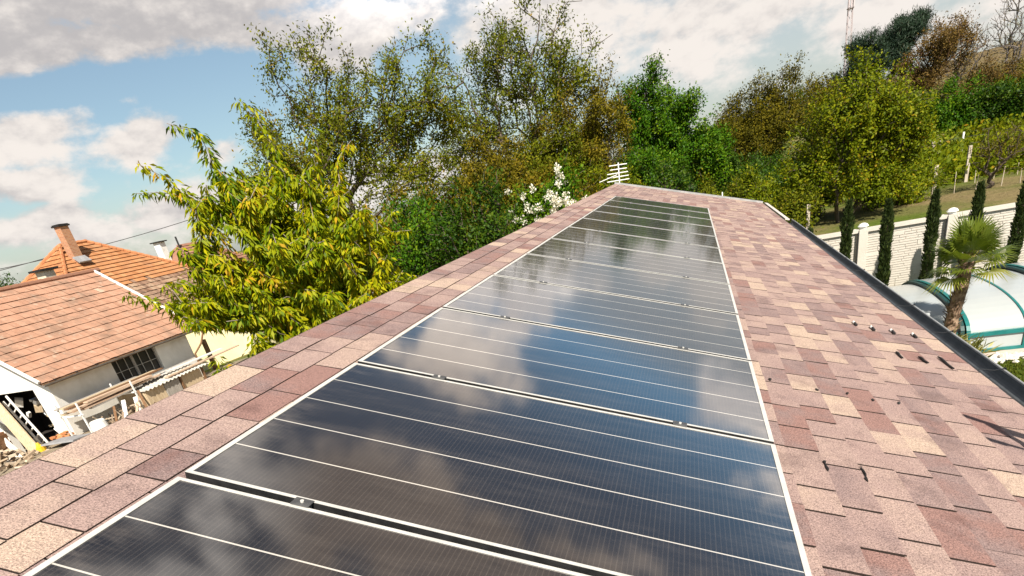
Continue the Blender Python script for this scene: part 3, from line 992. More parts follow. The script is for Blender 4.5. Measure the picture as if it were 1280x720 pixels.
# window: dark panes, frame, bars
wf = thing('window', 'x', 'x', (0, 0, 0))
del wf['label'], wf['category']
bpy.data.objects.remove(wf)
mb = MB()
mb.box((WX - 0.16, (win_y0 + win_y1) / 2, (win_z0 + win_z1) / 2), (0.02, win_y1 - win_y0, win_z1 - win_z0))
win = part(mb, 'window', M['glass_dark'], shed)
def sub(mb, name, mat, par, root):
    l = root.location
    mb.v = [(x - l[0], y - l[1], z - l[2]) for x, y, z in mb.v]
    return mb.build(name, mat, par)
mb = MB()
for yv, wv in ((win_y0 + 0.03, 0.06), (win_y1 - 0.03, 0.06), (win_y0 + 1.16, 0.13)):
    mb.box((WX - 0.125, yv, (win_z0 + win_z1) / 2), (0.05, wv, win_z1 - win_z0))
for zv in (win_z0 + 0.03, win_z1 - 0.03):
    mb.box((WX - 0.123, (win_y0 + win_y1) / 2, zv), (0.045, win_y1 - win_y0 - 0.13, 0.06))
sub(mb, 'frame', M['wood_grey'], win, shed)
mb = MB()
for t in (0.14, 0.31, 0.62, 0.82):
    y = win_y0 + (win_y1 - win_y0) * t
    mb.box((WX - 0.10, y, (win_z0 + win_z1) / 2), (0.02, 0.022, win_z1 - win_z0 - 0.02))
mb.box((WX - 0.085, (win_y0 + win_y1) / 2, win_z0 + 0.5), (0.02, win_y1 - win_y0 - 0.05, 0.02))
sub(mb, 'window_bar', M['cement'], win, shed)
# gutter and downpipe
mb = MB()
pr = [(0.075 * math.cos(math.pi + math.pi * i / 8), 0.075 * math.sin(math.pi + math.pi * i / 8)) for i in range(9)]
pr2 = [(x * 0.9, z * 0.9) for x, z in reversed(pr)]
lp = pr + pr2
vs = [(EX + 0.08 + x, yv, EZ - 0.05 + z) for yv in (Y0, Y1 + 0.12) for x, z in lp]
L = len(lp)
mb.add(vs, [(k, (k + 1) % L, (k + 1) % L + L, k + L) for k in range(L)] + [tuple(range(L)), tuple(reversed(range(L, 2 * L)))])
sg = part(mb, 'gutter', M['zinc_dull'], shed)
mb = MB()
for yv in np.arange(Y0 + 0.5, Y1, 0.95):
    mb.beam((EX - 0.02, yv, EZ + 0.02), (EX + 0.165, yv, EZ - 0.03), 0.03, 0.015)
sub(mb, 'gutter_hook', M['black_metal'], sg, shed)
mb = MB()
mb.tube([(EX + 0.08, Y1 + 0.05, EZ - 0.1), (EX + 0.08, Y1 + 0.06, EZ - 0.35), (EX - 0.05, Y1 - 0.15, EZ - 0.75), (WX + 0.06, WY1 + 0.02, EZ - 1.15), (WX + 0.06, WY1 + 0.02, EZ - 2.3)], 0.045, 8)
part(mb, 'downpipe', M['wood_brown'], shed)

# the orange hipped house behind it
hs = thing('orange_roofed_house', 'cream yellow house with an orange hipped tile roof, brick chimney and old brown lower tiles', 'building', (-36, 30, -6.3))
HX, HZ = -31.3, -3.15
HR = -38.2
HRZ = 2.95
YA, YB = 31.7, 33.7          # ridge ends
YE0, YE1 = 24.0, 43.5        # eave ends
HXB = HR - (HX - HR)
duh = Vector((HX - HR, 0, HZ - HRZ))


def keep_front(c, lo=None, hi=None):
    t = (HX - c.x) / (HX - HR)          # 0 eave .. 1 ridge
    ya = YE0 + (YA - YE0) * t
    yb = YE1 + (YB - YE1) * t
    return ya - 0.1 < c.y < yb + 0.1


jag = random.Random(4)
jagv = [jag.uniform(-0.35, 0.35) for _ in range(200)]


def is_old(c):
    return c.z < -0.05 + jagv[int(abs(c.y) * 3) % 200] * 0.5 and True


mb, mo = MB(), MB()
tile_face(mb, (HR, YE0, HRZ), (0, 1, 0), duh, YE1 - YE0, duh.length, 26, 0.33, lambda c: keep_front(c) and not is_old(c), 0.06, 0.004, 8, (0.3, 0.75))
tile_face(mo, (HR, YE0, HRZ), (0, 1, 0), duh, YE1 - YE0, duh.length, 26, 0.27, lambda c: keep_front(c) and is_old(c), 0.045, 0.018, 9, (0.1, 0.9))
part(mb, 'new_roof_tiles', M['tile_orange'], hs, tone=True)
part(mo, 'old_roof_tiles', M['tile_old'], hs, tone=True)
# left hip face
mb = MB()
dl = Vector((0, YE0 - YA, HZ - HRZ))


def keep_left(c):
    t = (c.y - YE0) / (YA - YE0)
    return HXB + (HR - HXB) * t - 0.1 < c.x < HX + (HR - HX) * t + 0.1


tile_face(mb, (HXB, YA, HRZ), (1, 0, 0), dl, HX - HXB, dl.length, 24, 0.33, keep_left, 0.06, 0.004, 10, (0.1, 0.5))
part(mb, 'hip_roof_tiles', M['tile_orange'], hs, tone=True)
# under-roof solid and hip caps
mb = MB()
d0 = Vector((0, 0, -0.06))
c_ = [Vector((HX, YE0, HZ)), Vector((HX, YE1, HZ)), Vector((HXB, YE1, HZ)), Vector((HXB, YE0, HZ)), Vector((HR, YA, HRZ)), Vector((HR, YB, HRZ))]
mb.add([p + d0 for p in c_], [(0, 1, 5, 4), (1, 2, 5), (2, 3, 4, 5), (3, 0, 4), (3, 2, 1, 0)])
part(mb, 'roof_boarding', M['tile_old'], hs, tone=True)
mb = MB()
def caps(p0, p1, r=0.12, step=0.42):
    p0, p1 = Vector(p0), Vector(p1)
    n_ = int((p1 - p0).length / step)
    for i in range(n_):
        a = p0.lerp(p1, i / n_)
        b_ = p0.lerp(p1, (i + 1.08) / n_)
        mb.tube([a, b_], [r * 0.85, r * 1.1], 7)
up = Vector((0, 0, 0.05))
caps(c_[4] + up, c_[5] + up)
caps(c_[5] + up, c_[1] + up)
caps(c_[4] + up, c_[0] + up)
caps(c_[4] + up, c_[3] + up)
part(mb, 'hip_cap', M['ridge_tile'], hs)
mb = MB()
mb.box(((HX - .45 + HXB + .45) / 2, (YE0 + YE1) / 2, HZ - 2.2 - 0.06), (HX - HXB - .9, YE1 - YE0 - .9, 4.4))
part(mb, 'wall', M['yellow_wall'], hs)
mb = MB()
mb.box((-27.0, 29.0, -4.75), (9.2, 4.0, 3.6))
part(mb, 'annex_wall', M['yellow_wall'], hs)
mb = MB()
pr = [(0.08 * math.cos(math.pi + math.pi * i / 8), 0.08 * math.sin(math.pi + math.pi * i / 8)) for i in range(9)]
lp = pr + [(x * 0.9, z * 0.9) for x, z in reversed(pr)]
vs = [(HX + 0.09 + x, yv, HZ - 0.03 + z) for yv in (YE0, YE1) for x, z in lp]
L = len(lp)
mb.add(vs, [(k, (k + 1) % L, (k + 1) % L + L, k + L) for k in range(L)])
part(mb, 'gutter', M['steel'], hs)
ch = MB()
cx, cy = -37.0, 31.4
ch.box((cx, cy, 2.8), (0.50, 0.62, 2.3))
cho = part(ch, 'chimney', M['brick'], hs)
mb = MB()
mb.box((cx, cy, 3.99), (0.66, 0.82, 0.10))
mb.box((cx, cy, 4.06), (0.56, 0.72, 0.05))
sub(mb, 'chimney_cap', M['tar'], cho, hs)
mb = MB()
mb.box((cx + 0.42, cy, 1.92), (0.55, 0.9, 0.10), Matrix.Rotation(0.72, 3, 'Y'))
sub(mb, 'flashing', M['slate_grey'], cho, hs)
# second, stuccoed chimney rising from the yellow house's wing
mb = MB()
mb.box((-28.0, 21.8, 0.4), (0.55, 0.55, 2.0))
sc_ = thing('stucco_chimney', 'stained cream stucco chimney with a dark slab cap beside the orange roof', 'chimney', (-28.0, 21.8, -0.7))
part(mb, 'shaft', M['stucco'], sc_)
mb = MB()
mb.box((-28.0, 21.8, 1.45), (0.8, 0.95, 0.09))
part(mb, 'cap', M['tar'], sc_)

# a farther house: brown roof, white chimney and vent pipe
fh = thing('brown_roofed_house', 'distant house with a plain brown tiled roof and white chimney behind the orange roof', 'building', (-55, 56, -7.5))
mb = MB()
fr = [(-53.5, 47.0), (-50.0, 57.8)]
rx, rz_, ry0, ry1 = -49.5, 2.1, 53.6, 56.5
tile_face(mb, (rx, 49.0, 2.1), (0, 1, 0), Vector((5.5, 0, -4.0)), 16, 6.8, 16, 0.5, lambda c: abs(c.y - 55.0) < 1.2 + (2.1 - c.z) * 1.5, 0.06, 0.01, 12)
part(mb, 'roof_tiles', M['tile_brown'], fh, tone=True)
mb = MB()
P = [(rx, 53.8, 2.05), (rx, 56.2, 2.05), (rx + 5.5, 62.2, -1.95), (rx + 5.5, 47.8, -1.95), (rx - 5.5, 62.2, -1.95), (rx - 5.5, 47.8, -1.95)]
mb.add(P, [(0, 3, 2, 1), (0, 1, 4, 5), (0, 5, 3), (1, 2, 4), (2, 3, 5, 4)], 0.3)
part(mb, 'roof_boarding', M['tile_brown'], fh, tone=True)
mb = MB()
mb.box((rx, 55, -4.5), (10, 13.4, 5.2))
part(mb, 'wall', M['stucco'], fh)
mb = MB()
mb.box((-49.6, 51.6, 1.6), (0.75, 0.75, 2.0))
fc = part(mb, 'chimney', M['white_paint'], fh)
mb = MB()
mb.box((-49.6, 51.6, 2.66), (1.15, 1.15, 0.10))
sub(mb, 'chimney_cap', M['tar'], fc, fh)
mb = MB()
mb.tube([(-49.0, 53.4, 0.9), (-49.0, 53.4, 2.85)], 0.09, 6)
part(mb, 'vent_pipe', M['black_metal'], fh)

# wires
def wire(p0, p1, sag, lab):
    pts = []
    for i in range(25):
        t = i / 24
        p = Vector(p0).lerp(Vector(p1), t)
        p.z -= sag * 4 * t * (1 - t)
        pts.append(p)
    b = MB()
    b.tube(pts, 0.022, 5)
    tag(b.build('power_line', M['wire']), lab, 'wire', 'power lines across the sky')


wire((-52, 18, 3.4), (-31.5, 43.5, 3.75), 1.15, 'upper of the two power lines crossing above the roofs')
wire((-52, 18, 2.75), (-38.4, 32.5, 2.6), 0.5, 'lower power line, seen left of the stucco chimney')

# ------------------------------------------------------------------ clutter round the workshop
# lumber rack along the side wall
lr = thing('lumber_stack', 'stack of long sawn planks stored along the workshop wall under the window', 'lumber', (-21.4, 16.5, -4.6))
for k in range(16):
    b = MB()
    lvl, col_ = divmod(k, 4)
    y0_ = 14.7 + rng.uniform(-0.2, 0.7)
    y1_ = 18.2 + rng.uniform(-0.8, 1.4)
    zz = -3.72 + lvl * 0.085 + rng.uniform(-0.01, 0.02)
    xx = -21.95 + col_ * 0.30 + rng.uniform(-0.03, 0.03)
    b.beam((xx, y0_, zz), (xx + rng.uniform(-0.1, 0.1), y1_, zz + rng.uniform(-0.02, 0.05)), 0.22, 0.05)
    part(b, 'plank', M[rng.choice(['plank_pink', 'wood_brown', 'wood_pale', 'wood_grey', 'plank_pink'])], lr)
for yv in (14.75, 17.3):
    b = MB()
    for xv in (-21.95, -20.85):
        b.beam((xv, yv, -5.0), (xv, yv, -3.3), 0.05, 0.05)
    b.beam((-22.0, yv, -3.78), (-20.8, yv, -3.78), 0.05, 0.05)
    part(b, 'rack_frame', M['white_paint'], lr)
# hutch with corrugated roof
hu = thing('board_hutch', 'low board hutch with a corrugated cement sheet roof beside the workshop wall', 'hutch', (-20.9, 19.2, -4.6))
b = MB()
nw = 60
vs, fs = [], []
for i in range(nw + 1):
    yv = 17.4 + 3.9 * i / nw
    zz = 0.035 * math.sin(i / nw * 2 * math.pi * 17)
    vs += [(-22.2, yv, -3.74 + zz), (-20.45, yv, -3.84 + zz), (-22.2, yv, -3.752 + zz), (-20.45, yv, -3.852 + zz)]
for i in range(nw):
    a_ = i * 4
    fs += [(a_, a_ + 1, a_ + 5, a_ + 4), (a_ + 2, a_ + 6, a_ + 7, a_ + 3), (a_ + 1, a_ + 3, a_ + 7, a_ + 5)]
b.add(vs, fs)
part(b, 'corrugated_roof', M['cement'], hu)
b = MB()
b.box((-20.62, 18.0, -4.5), (0.04, 1.0, 1.25))
part(b, 'front_board', M['wood_pale'], hu)
b = MB()
b.box((-20.60, 18.95, -4.5), (0.04, 0.85, 1.15))
part(b, 'door', M['wood_grey'], hu)
b = MB()
for yv in (19.5, 20.9):
    b = MB()
    b.beam((-20.62, yv, -5.2), (-20.62, yv, -3.88), 0.09, 0.09)
    part(b, 'corner_post', M['wood_brown'], hu)
for c_b, s_b in (((-20.66, 20.2, -4.5), (0.03, 1.2, 1.25)), ((-21.4, 17.5, -4.5), (1.5, 0.03, 1.25))):
    b = MB()
    b.box(c_b, s_b)
    part(b, 'side_board', M['wood_pale'], hu)
# loose planks on the hutch roof
for i, (xa, ya, xb, yb, zz, m_, lab) in enumerate(((-21.5, 18.0, -21.4, 23.4, -3.67, 'white_paint', 'long pale plank lying on the hutch roof by the wall'), (-20.8, 19.0, -20.9, 24.0, -3.74, 'plank_pink', 'long pinkish plank lying on the outer edge of the hutch roof'))):
    b = MB()
    b.beam((xa, ya, zz), (xb, yb, zz + 0.02), 0.24, 0.05)
    tag(b.build('plank', M[m_]), lab, 'plank', 'planks on the hutch roof')
# posts beyond the hutch
for i, (x, y, h, lab, m_) in enumerate(((-23.0, 24.2, 1.5, 'dark brown timber post standing before the yellow wall', 'wood_brown'),)):
    b = MB()
    b.beam((x, y, -5.0), (x - 0.02, y, -5.0 + h + 0.3), 0.20, 0.16)
    tag(b.build('timber_post', M[m_]), lab, 'post')
# water barrel and loose scrap under the rack
b = MB()
for i in range(1):
    b.tube([(-20.3, 14.75, -4.95), (-20.3, 14.75, -4.7), (-20.3, 14.75, -4.3), (-20.3, 14.75, -4.1), (-20.3, 14.75, -4.05)], [0.27, 0.30, 0.30, 0.27, 0.24], 16)
tag(b.build('water_barrel', M['white_paint'], smooth=False), 'white plastic barrel below the plank stack', 'barrel')
scr = [(-20.3, 15.6, 'wood_brown'), (-20.2, 16.0, 'white_paint'), (-20.25, 16.4, 'plank_pink'), (-20.3, 16.75, 'white_paint'), (-20.35, 17.1, 'wood_brown')]
slab = ['brown scrap board leaning below the plank stack next to the barrel', 'white scrap board leaning below the plank stack', 'pinkish scrap board leaning below the plank stack', 'white scrap board leaning below the far end of the plank stack', 'brown scrap board leaning next to the hutch']
for i, (x, y, m_) in enumerate(scr):
    b = MB()
    b.beam((x + 0.25, y - 0.3 + rng.uniform(-.2, .2), -4.75), (x - 0.45, y + 0.5 + rng.uniform(-.3, .3), -4.0 + rng.uniform(0, .25)), 0.09 + 0.06 * (i % 2), 0.04)
    tag(b.build('scrap_board', M[m_]), slab[i], 'board', 'scrap boards below the plank stack')
sj = thing('scrap_heap', 'tangled heap of pale sticks and scrap under the plank rack', 'scrap heap', (-20.3, 16.4, -4.7))
b = MB()
for i in range(46):
    c = Vector((rng.uniform(-21.6, -20.1), rng.uniform(14.9, 17.4), rng.uniform(-4.85, -4.15)))
    d = Vector((rng.uniform(-1, 1), rng.uniform(-1, 1), rng.uniform(-0.6, 0.9))).normalized() * rng.uniform(0.15, 0.45)
    b.beam(c - d, c + d, rng.uniform(0.03, 0.08), rng.uniform(0.02, 0.05), (0.3, 0.2, 1), rng.random())
part(b, 'sticks', M['firewood'], sj, tone=True)

wc = thing('workshop_clutter', 'jumble of pale tools and boxes just inside the dark workshop doorway', 'clutter', (-24.3, 16.2, -4.9))
for nm, m_, cnt in (('boxes', 'white_paint', 9), ('boards', 'wood_pale', 8), ('tools', 'steel', 7)):
    for i in range(cnt):
        b = MB()
        c = Vector((rng.uniform(-25.4, -23.5), rng.uniform(15.7, 16.8), rng.uniform(-4.7, -3.2)))
        b.box(c, (rng.uniform(.1, .3), rng.uniform(.1, .3), rng.uniform(.08, .5)), Matrix.Rotation(rng.uniform(-.9, .9), 3, 'Y') @ Matrix.Rotation(rng.uniform(-1, 1), 3, 'Z'))
        part(b, nm[:-1] if nm != 'boxes' else 'box', M[m_], wc)
# before the doorway
ld = thing('ladder', 'white wooden ladder leaning in the dark workshop doorway', 'ladder', (-23.9, 15.0, -4.7))
p0, p1 = Vector((-23.45, 14.75, -4.75)), Vector((-24.75, 15.12, -2.75))
side = Vector((0.42, 0.03, 0.26)) * 0.75
for s_ in (0, 1):
    b = MB()
    b.beam(p0 - side * s_, p1 - side * s_, 0.08, 0.05, (0, 1, 0))
    part(b, 'side_rail', M['white_paint'], ld)
for i in range(7):
    b = MB()
    c = p0.lerp(p1, (i + 0.7) / 7.6)
    b.beam(c, c - side, 0.04, 0.05, (0, 1, 0))
    part(b, 'rung', M['white_paint'], ld)
for args in ((( -22.75, 13.75, -4.75), (-25.4, 14.9, -2.6), 0.52, 0.05, 'wood_pale', 'wide tan board leaning across the workshop doorway'),
             ((-22.95, 13.35, -4.75), (-25.9, 14.3, -2.75), 0.22, 0.05, 'white_paint', 'narrow white board leaning in front of the wide tan board'),
             ((-23.4, 13.1, -4.75), (-25.8, 13.7, -3.1), 0.10, 0.05, 'wood_grey', 'thin weathered batten leaning in front of the white board')):
    b = MB()
    b.beam(args[0], args[1], args[2], args[3], (0, -1, 0.35))
    tag(b.build('leaning_board', M[args[4]]), args[5], 'board')
bxo = thing('wooden_crate', 'brown wooden crate standing by the firewood heap', 'crate', (-24.3, 13.3, -4.7))
b = MB()
b.box((-24.3, 13.3, -4.25), (1.0, 0.8, 0.95), Matrix.Rotation(0.3, 3, 'Z'))
part(b, 'box_body', M['card'], bxo)
b = MB()
for zz in (-4.55, -4.25, -3.95):
    b.box((-24.3, 13.3, zz), (1.05, 0.85, 0.16), Matrix.Rotation(0.3, 3, 'Z'))
part(b, 'slat', M['wood_brown'], bxo)
b = MB()
for i in range(150):
    rr = abs(rng.gauss(0, 0.75))
    a_ = rng.uniform(0, 6.28)
    hh = max(0.03, 0.75 - rr * 0.42) * rng.uniform(0.1, 1.0)
    c = Vector((-22.9 + rr * math.cos(a_) * 1.3, 12.2 + rr * math.sin(a_), -4.68 + hh))
    d = Vector((rng.uniform(-1, 1), rng.uniform(-1, 1), rng.uniform(-0.5, 0.5))).normalized() * rng.uniform(0.12, 0.26)
    b.beam(c - d, c + d, rng.uniform(0.06, 0.13), rng.uniform(0.05, 0.1), (rng.uniform(-1, 1), rng.uniform(-1, 1), 1), rng.random())
structure(tag(b.build('firewood_heap', M['firewood'], tone=True), 'loose heap of split pale firewood at the left edge of the yard', 'firewood'), 'stuff')
b = MB()
b.box((-21.2, 14.0, -4.42), (1.35, 1.0, 0.06), Matrix.Rotation(-0.12, 3, 'X') @ Matrix.Rotation(0.2, 3, 'Z'))
tag(b.build('grey_slab', M['slate_grey']), 'grey sheet lying as a ramp before the workshop corner', 'slab')
bs_ = thing('brick_pile', 'small pile of orange bricks at the foot of the ladder', 'bricks', (-22.4, 14.6, -4.7))
b = MB()
for i in range(26):
    b.box((-22.4 + rng.uniform(-.55, .35), 14.75 + rng.uniform(-.22, .22), -4.62 + 0.075 * (i // 8)), (0.24, 0.115, 0.07), Matrix.Rotation(rng.uniform(-.5, .5), 3, 'Z'), rng.random())
part(b, 'bricks', M['orange_brick'], bs_, tone=True)
b = MB()
b.tube([(-22.1, 13.55, -4.72), (-22.1, 13.55, -4.45), (-22.15, 13.55, -4.38), (-22.15, 13.55, -4.28)], [0.16, 0.16, 0.08, 0.05], 12)
tag(b.build('yellow_can', M['yellow']), 'bright yellow plastic can on the grass by the grey slab', 'can')

# ------------------------------------------------------------------ vegetation
def leaves(P, D, ln, wd, rs, tone, droop=0.0, fold=0.25, out=None):
    """P base points (n,3), D axis directions; returns verts, faces(quads), tones"""
    n = len(P)
    D = D / (np.linalg.norm(D, axis=1, keepdims=True) + 1e-9)
    D = D + np.array([0, 0, -droop])
    D = D / (np.linalg.norm(D, axis=1, keepdims=True) + 1e-9)
    rv = rs.normal(size=(n, 3))
    if out is not None:                       # leaf blades turn towards the light and out of the crown
        o_ = out / (np.linalg.norm(out, axis=1, keepdims=True) + 1e-9)
        rv = o_ * 0.75 + np.array([0, 0, 0.55]) + rv * 0.42
    S = np.cross(D, rv)
    S /= (np.linalg.norm(S, axis=1, keepdims=True) + 1e-9)
    Nn = np.cross(S, D)
    l = (ln * rs.uniform(0.5, 1.4, n))[:, None]
    w = (wd * rs.uniform(0.7, 1.2, n))[:, None]
    b = P
    mid = P + D * l * 0.45 + Nn * l * fold * 0.25
    tip = P + D * l - np.array([0, 0, 1]) * l * droop * 0.2
    V = np.stack([b, mid + S * w / 2, tip, mid - S * w / 2], 1).reshape(-1, 3)
    F = np.arange(4 * n).reshape(n, 4)
    return V, F, tone


def grow(roots, tips, rs, step, jitter=0.12, up=0.12, bf=0.45):
    """connects every tip to the nearest part of the growing tree; returns node positions, parents"""
    pos = []
    par = []
    for path in roots:
        last = -1
        for p in path:
            pos.append(np.array(p, float))
            par.append(last)
            last = len(pos) - 1
    base = pos[len(roots[0]) - 1]
    order = np.argsort(np.linalg.norm(tips - base, axis=1))
    cap = len(pos) + int(len(tips) * 14)
    arr = np.zeros((cap + 5000, 3))
    arr[:len(pos)] = pos
    tip_nodes = []
    n = len(pos)
    plen = np.zeros(len(arr) + 60000)
    for i in range(1, n):
        plen[i] = 0 if par[i] < 0 else plen[par[i]] + 0.15 * np.linalg.norm(arr[i] - arr[par[i]])
    for ti in order:
        t = tips[ti]
        d = arr[:n] - t
        dist = np.sqrt((d * d).sum(1)) + np.maximum(0, d[:, 2]) * 0.6 + plen[:n] * bf
        j = int(np.argmin(dist))
        a = arr[j]
        L = np.linalg.norm(t - a)
        k = max(1, int(L / step))
        last = j
        bow = np.array([0, 0, 1.0]) * L * rs.uniform(-0.1, up)
        for q in range(1, k + 1):
            f = q / k
            p = a + (t - a) * f + bow * 4 * f * (1 - f) * 0.5
            if q < k:
                p = p + rs.normal(size=3) * jitter * step
            if n >= len(arr):
                arr = np.vstack([arr, np.zeros((5000, 3))])
            arr[n] = p
            par.append(last)
            plen[n] = plen[last] + np.linalg.norm(arr[n] - arr[last])
            last = n
            n += 1
        tip_nodes.append(last)
    return arr[:n], np.array(par), np.array(tip_nodes)


def branches(pos, par, tipn, r_tip, power, rmax, sides=5):
    n = len(pos)
    cnt = np.zeros(n)
    cnt[tipn] += 1
    for i in range(n - 1, -1, -1):
        if par[i] >= 0:
            cnt[par[i]] += cnt[i]
    rad = np.minimum(rmax, r_tip * np.maximum(cnt, 1) ** power)
    ii = np.where(par >= 0)[0]
    a, b = pos[par[ii]], pos[ii]
    d = b - a
    d /= (np.linalg.norm(d, axis=1, keepdims=True) + 1e-9)
    ref = np.where(np.abs(d[:, 2:3]) > 0.9, np.array([[1.0, 0, 0]]), np.array([[0, 0, 1.0]]))
    s = np.cross(d, ref)
    s /= np.linalg.norm(s, axis=1, keepdims=True)
    u = np.cross(d, s)
    ra = np.minimum(rad[par[ii]], rad[ii] * 1.35)[:, None]
    rb = rad[ii][:, None]
    V = []
    for k in range(sides):
        ang = 2 * math.pi * k / sides
        V.append(a + (s * math.cos(ang) + u * math.sin(ang)) * ra)
    for k in range(sides):
        ang = 2 * math.pi * k / sides
        V.append(b + d * rb * 0.3 + (s * math.cos(ang) + u * math.sin(ang)) * rb)
    V = np.stack(V, 1).reshape(-1, 3)
    base = np.arange(len(ii))[:, None] * 2 * sides
    F = np.concatenate([base + np.array([[k, (k + 1) % sides, (k + 1) % sides + sides, k + sides]]) for k in range(sides)], 0)
    return V, F


def crown_tips(ells, rs, shell=0.55):
    """ells: (centre, radii, clumps, tips per clump, clump spread)"""
    T = []
    for c, r, nc_, nt, spread in ells:
        for _ in range(nc_):
            d = rs.normal(size=3)
            d /= np.linalg.norm(d)
            q = shell + (1 - shell) * rs.rand() ** 0.6 if rs.rand() < 0.72 else rs.rand() ** 0.5 * shell
            cc = np.array(c) + d * np.array(r) * q
            T.append(cc + rs.normal(size=(nt, 3)) * spread * 0.78)
    return np.concatenate(T, 0)


def tree(name, label, cat, base, ells, leaf, ln, wd, per, spread, seed, bark='bark', group=None, stems=1, rmax=0.16, r_tip=0.006, power=0.42, step=0.4, droop=0.25, upd=0.3, shell=0.55, stem_w=0.5, bare=0.0, tone_mu=0.5, tone_sd=0.22, trunk_to=None, fold=0.25, extra=None):
    rs = np.random.RandomState(seed)
    base = np.array(base, float)
    tips = crown_tips(ells, rs, shell)
    if extra is not None:
        tips = np.concatenate([tips, np.array(extra, float)], 0)
    c0 = np.array(ells[0][0]) if trunk_to is None else np.array(trunk_to)
    roots = []
    for s_ in range(stems):
        off = rs.normal(size=3) * stem_w * (stems > 1)
        off[2] = 0
        b0 = base + off * 0.25
        t0 = base + (c0 - base) * (0.55 if stems == 1 else 0.75) + off
        k = max(3, int(np.linalg.norm(t0 - b0) / step))
        path = []
        for q in range(k + 1):
            f = q / k
            path.append(b0 + (t0 - b0) * f + rs.normal(size=3) * 0.05 * (0 < q < k))
        roots.append(path)
    pos, par, tn = grow(roots, tips, rs, step)
    per = int(per * 2.5)
    spread *= 0.80
    ln *= 0.72
    wd *= 0.80
    root = thing(name, label, cat, tuple(base), group)
    V, F = branches(pos, par, tn, r_tip, power, rmax)
    mesh_obj('trunk', V - base, F, M[bark], root, smooth=True)
    if leaf is None:
        return root
    tp = pos[tn]
    pp = pos[np.maximum(par[tn], 0)]
    ax = tp - pp
    ax /= (np.linalg.norm(ax, axis=1, keepdims=True) + 1e-9)
    keep = rs.rand(len(tn)) > bare
    tp, pp, ax = tp[keep], pp[keep], ax[keep]
    n = len(tp) * per
    i = np.repeat(np.arange(len(tp)), per)
    f = rs.rand(n)[:, None]
    P = pp[i] + (tp[i] - pp[i]) * f * 1.15 + rs.normal(size=(n, 3)) * spread
    D = ax[i] * 0.6 + rs.normal(size=(n, 3)) * 0.8 + np.array([0, 0, upd])
    ct = rs.normal(size=len(tp)) * tone_sd * 0.8
    # clumps share a hue
    tone = np.clip(tone_mu + ct[i] * 0.8 + rs.normal(size=n) * tone_sd * 0.75, 0, 1)
    best = None
    for e in ells:
        q = (P - np.array(e[0])) / np.array(e[1])
        dd = (q * q).sum(1)
        if best is None:
            best, out = dd, q
        else:
            m_ = dd < best
            out = np.where(m_[:, None], q, out)
            best = np.minimum(best, dd)
    # local clump bulge on top of the whole-crown direction
    cl = P - tp[i]
    out = out / (np.linalg.norm(out, axis=1, keepdims=True) + 1e-9) + 0.6 * cl / (np.linalg.norm(cl, axis=1, keepdims=True) + 1e-9)
    V, F, tone = leaves(P, D, ln, wd, rs, tone, droop, fold, out)
    mesh_obj('crown', V - base, F, M[leaf], root, tone=tone)
    return root


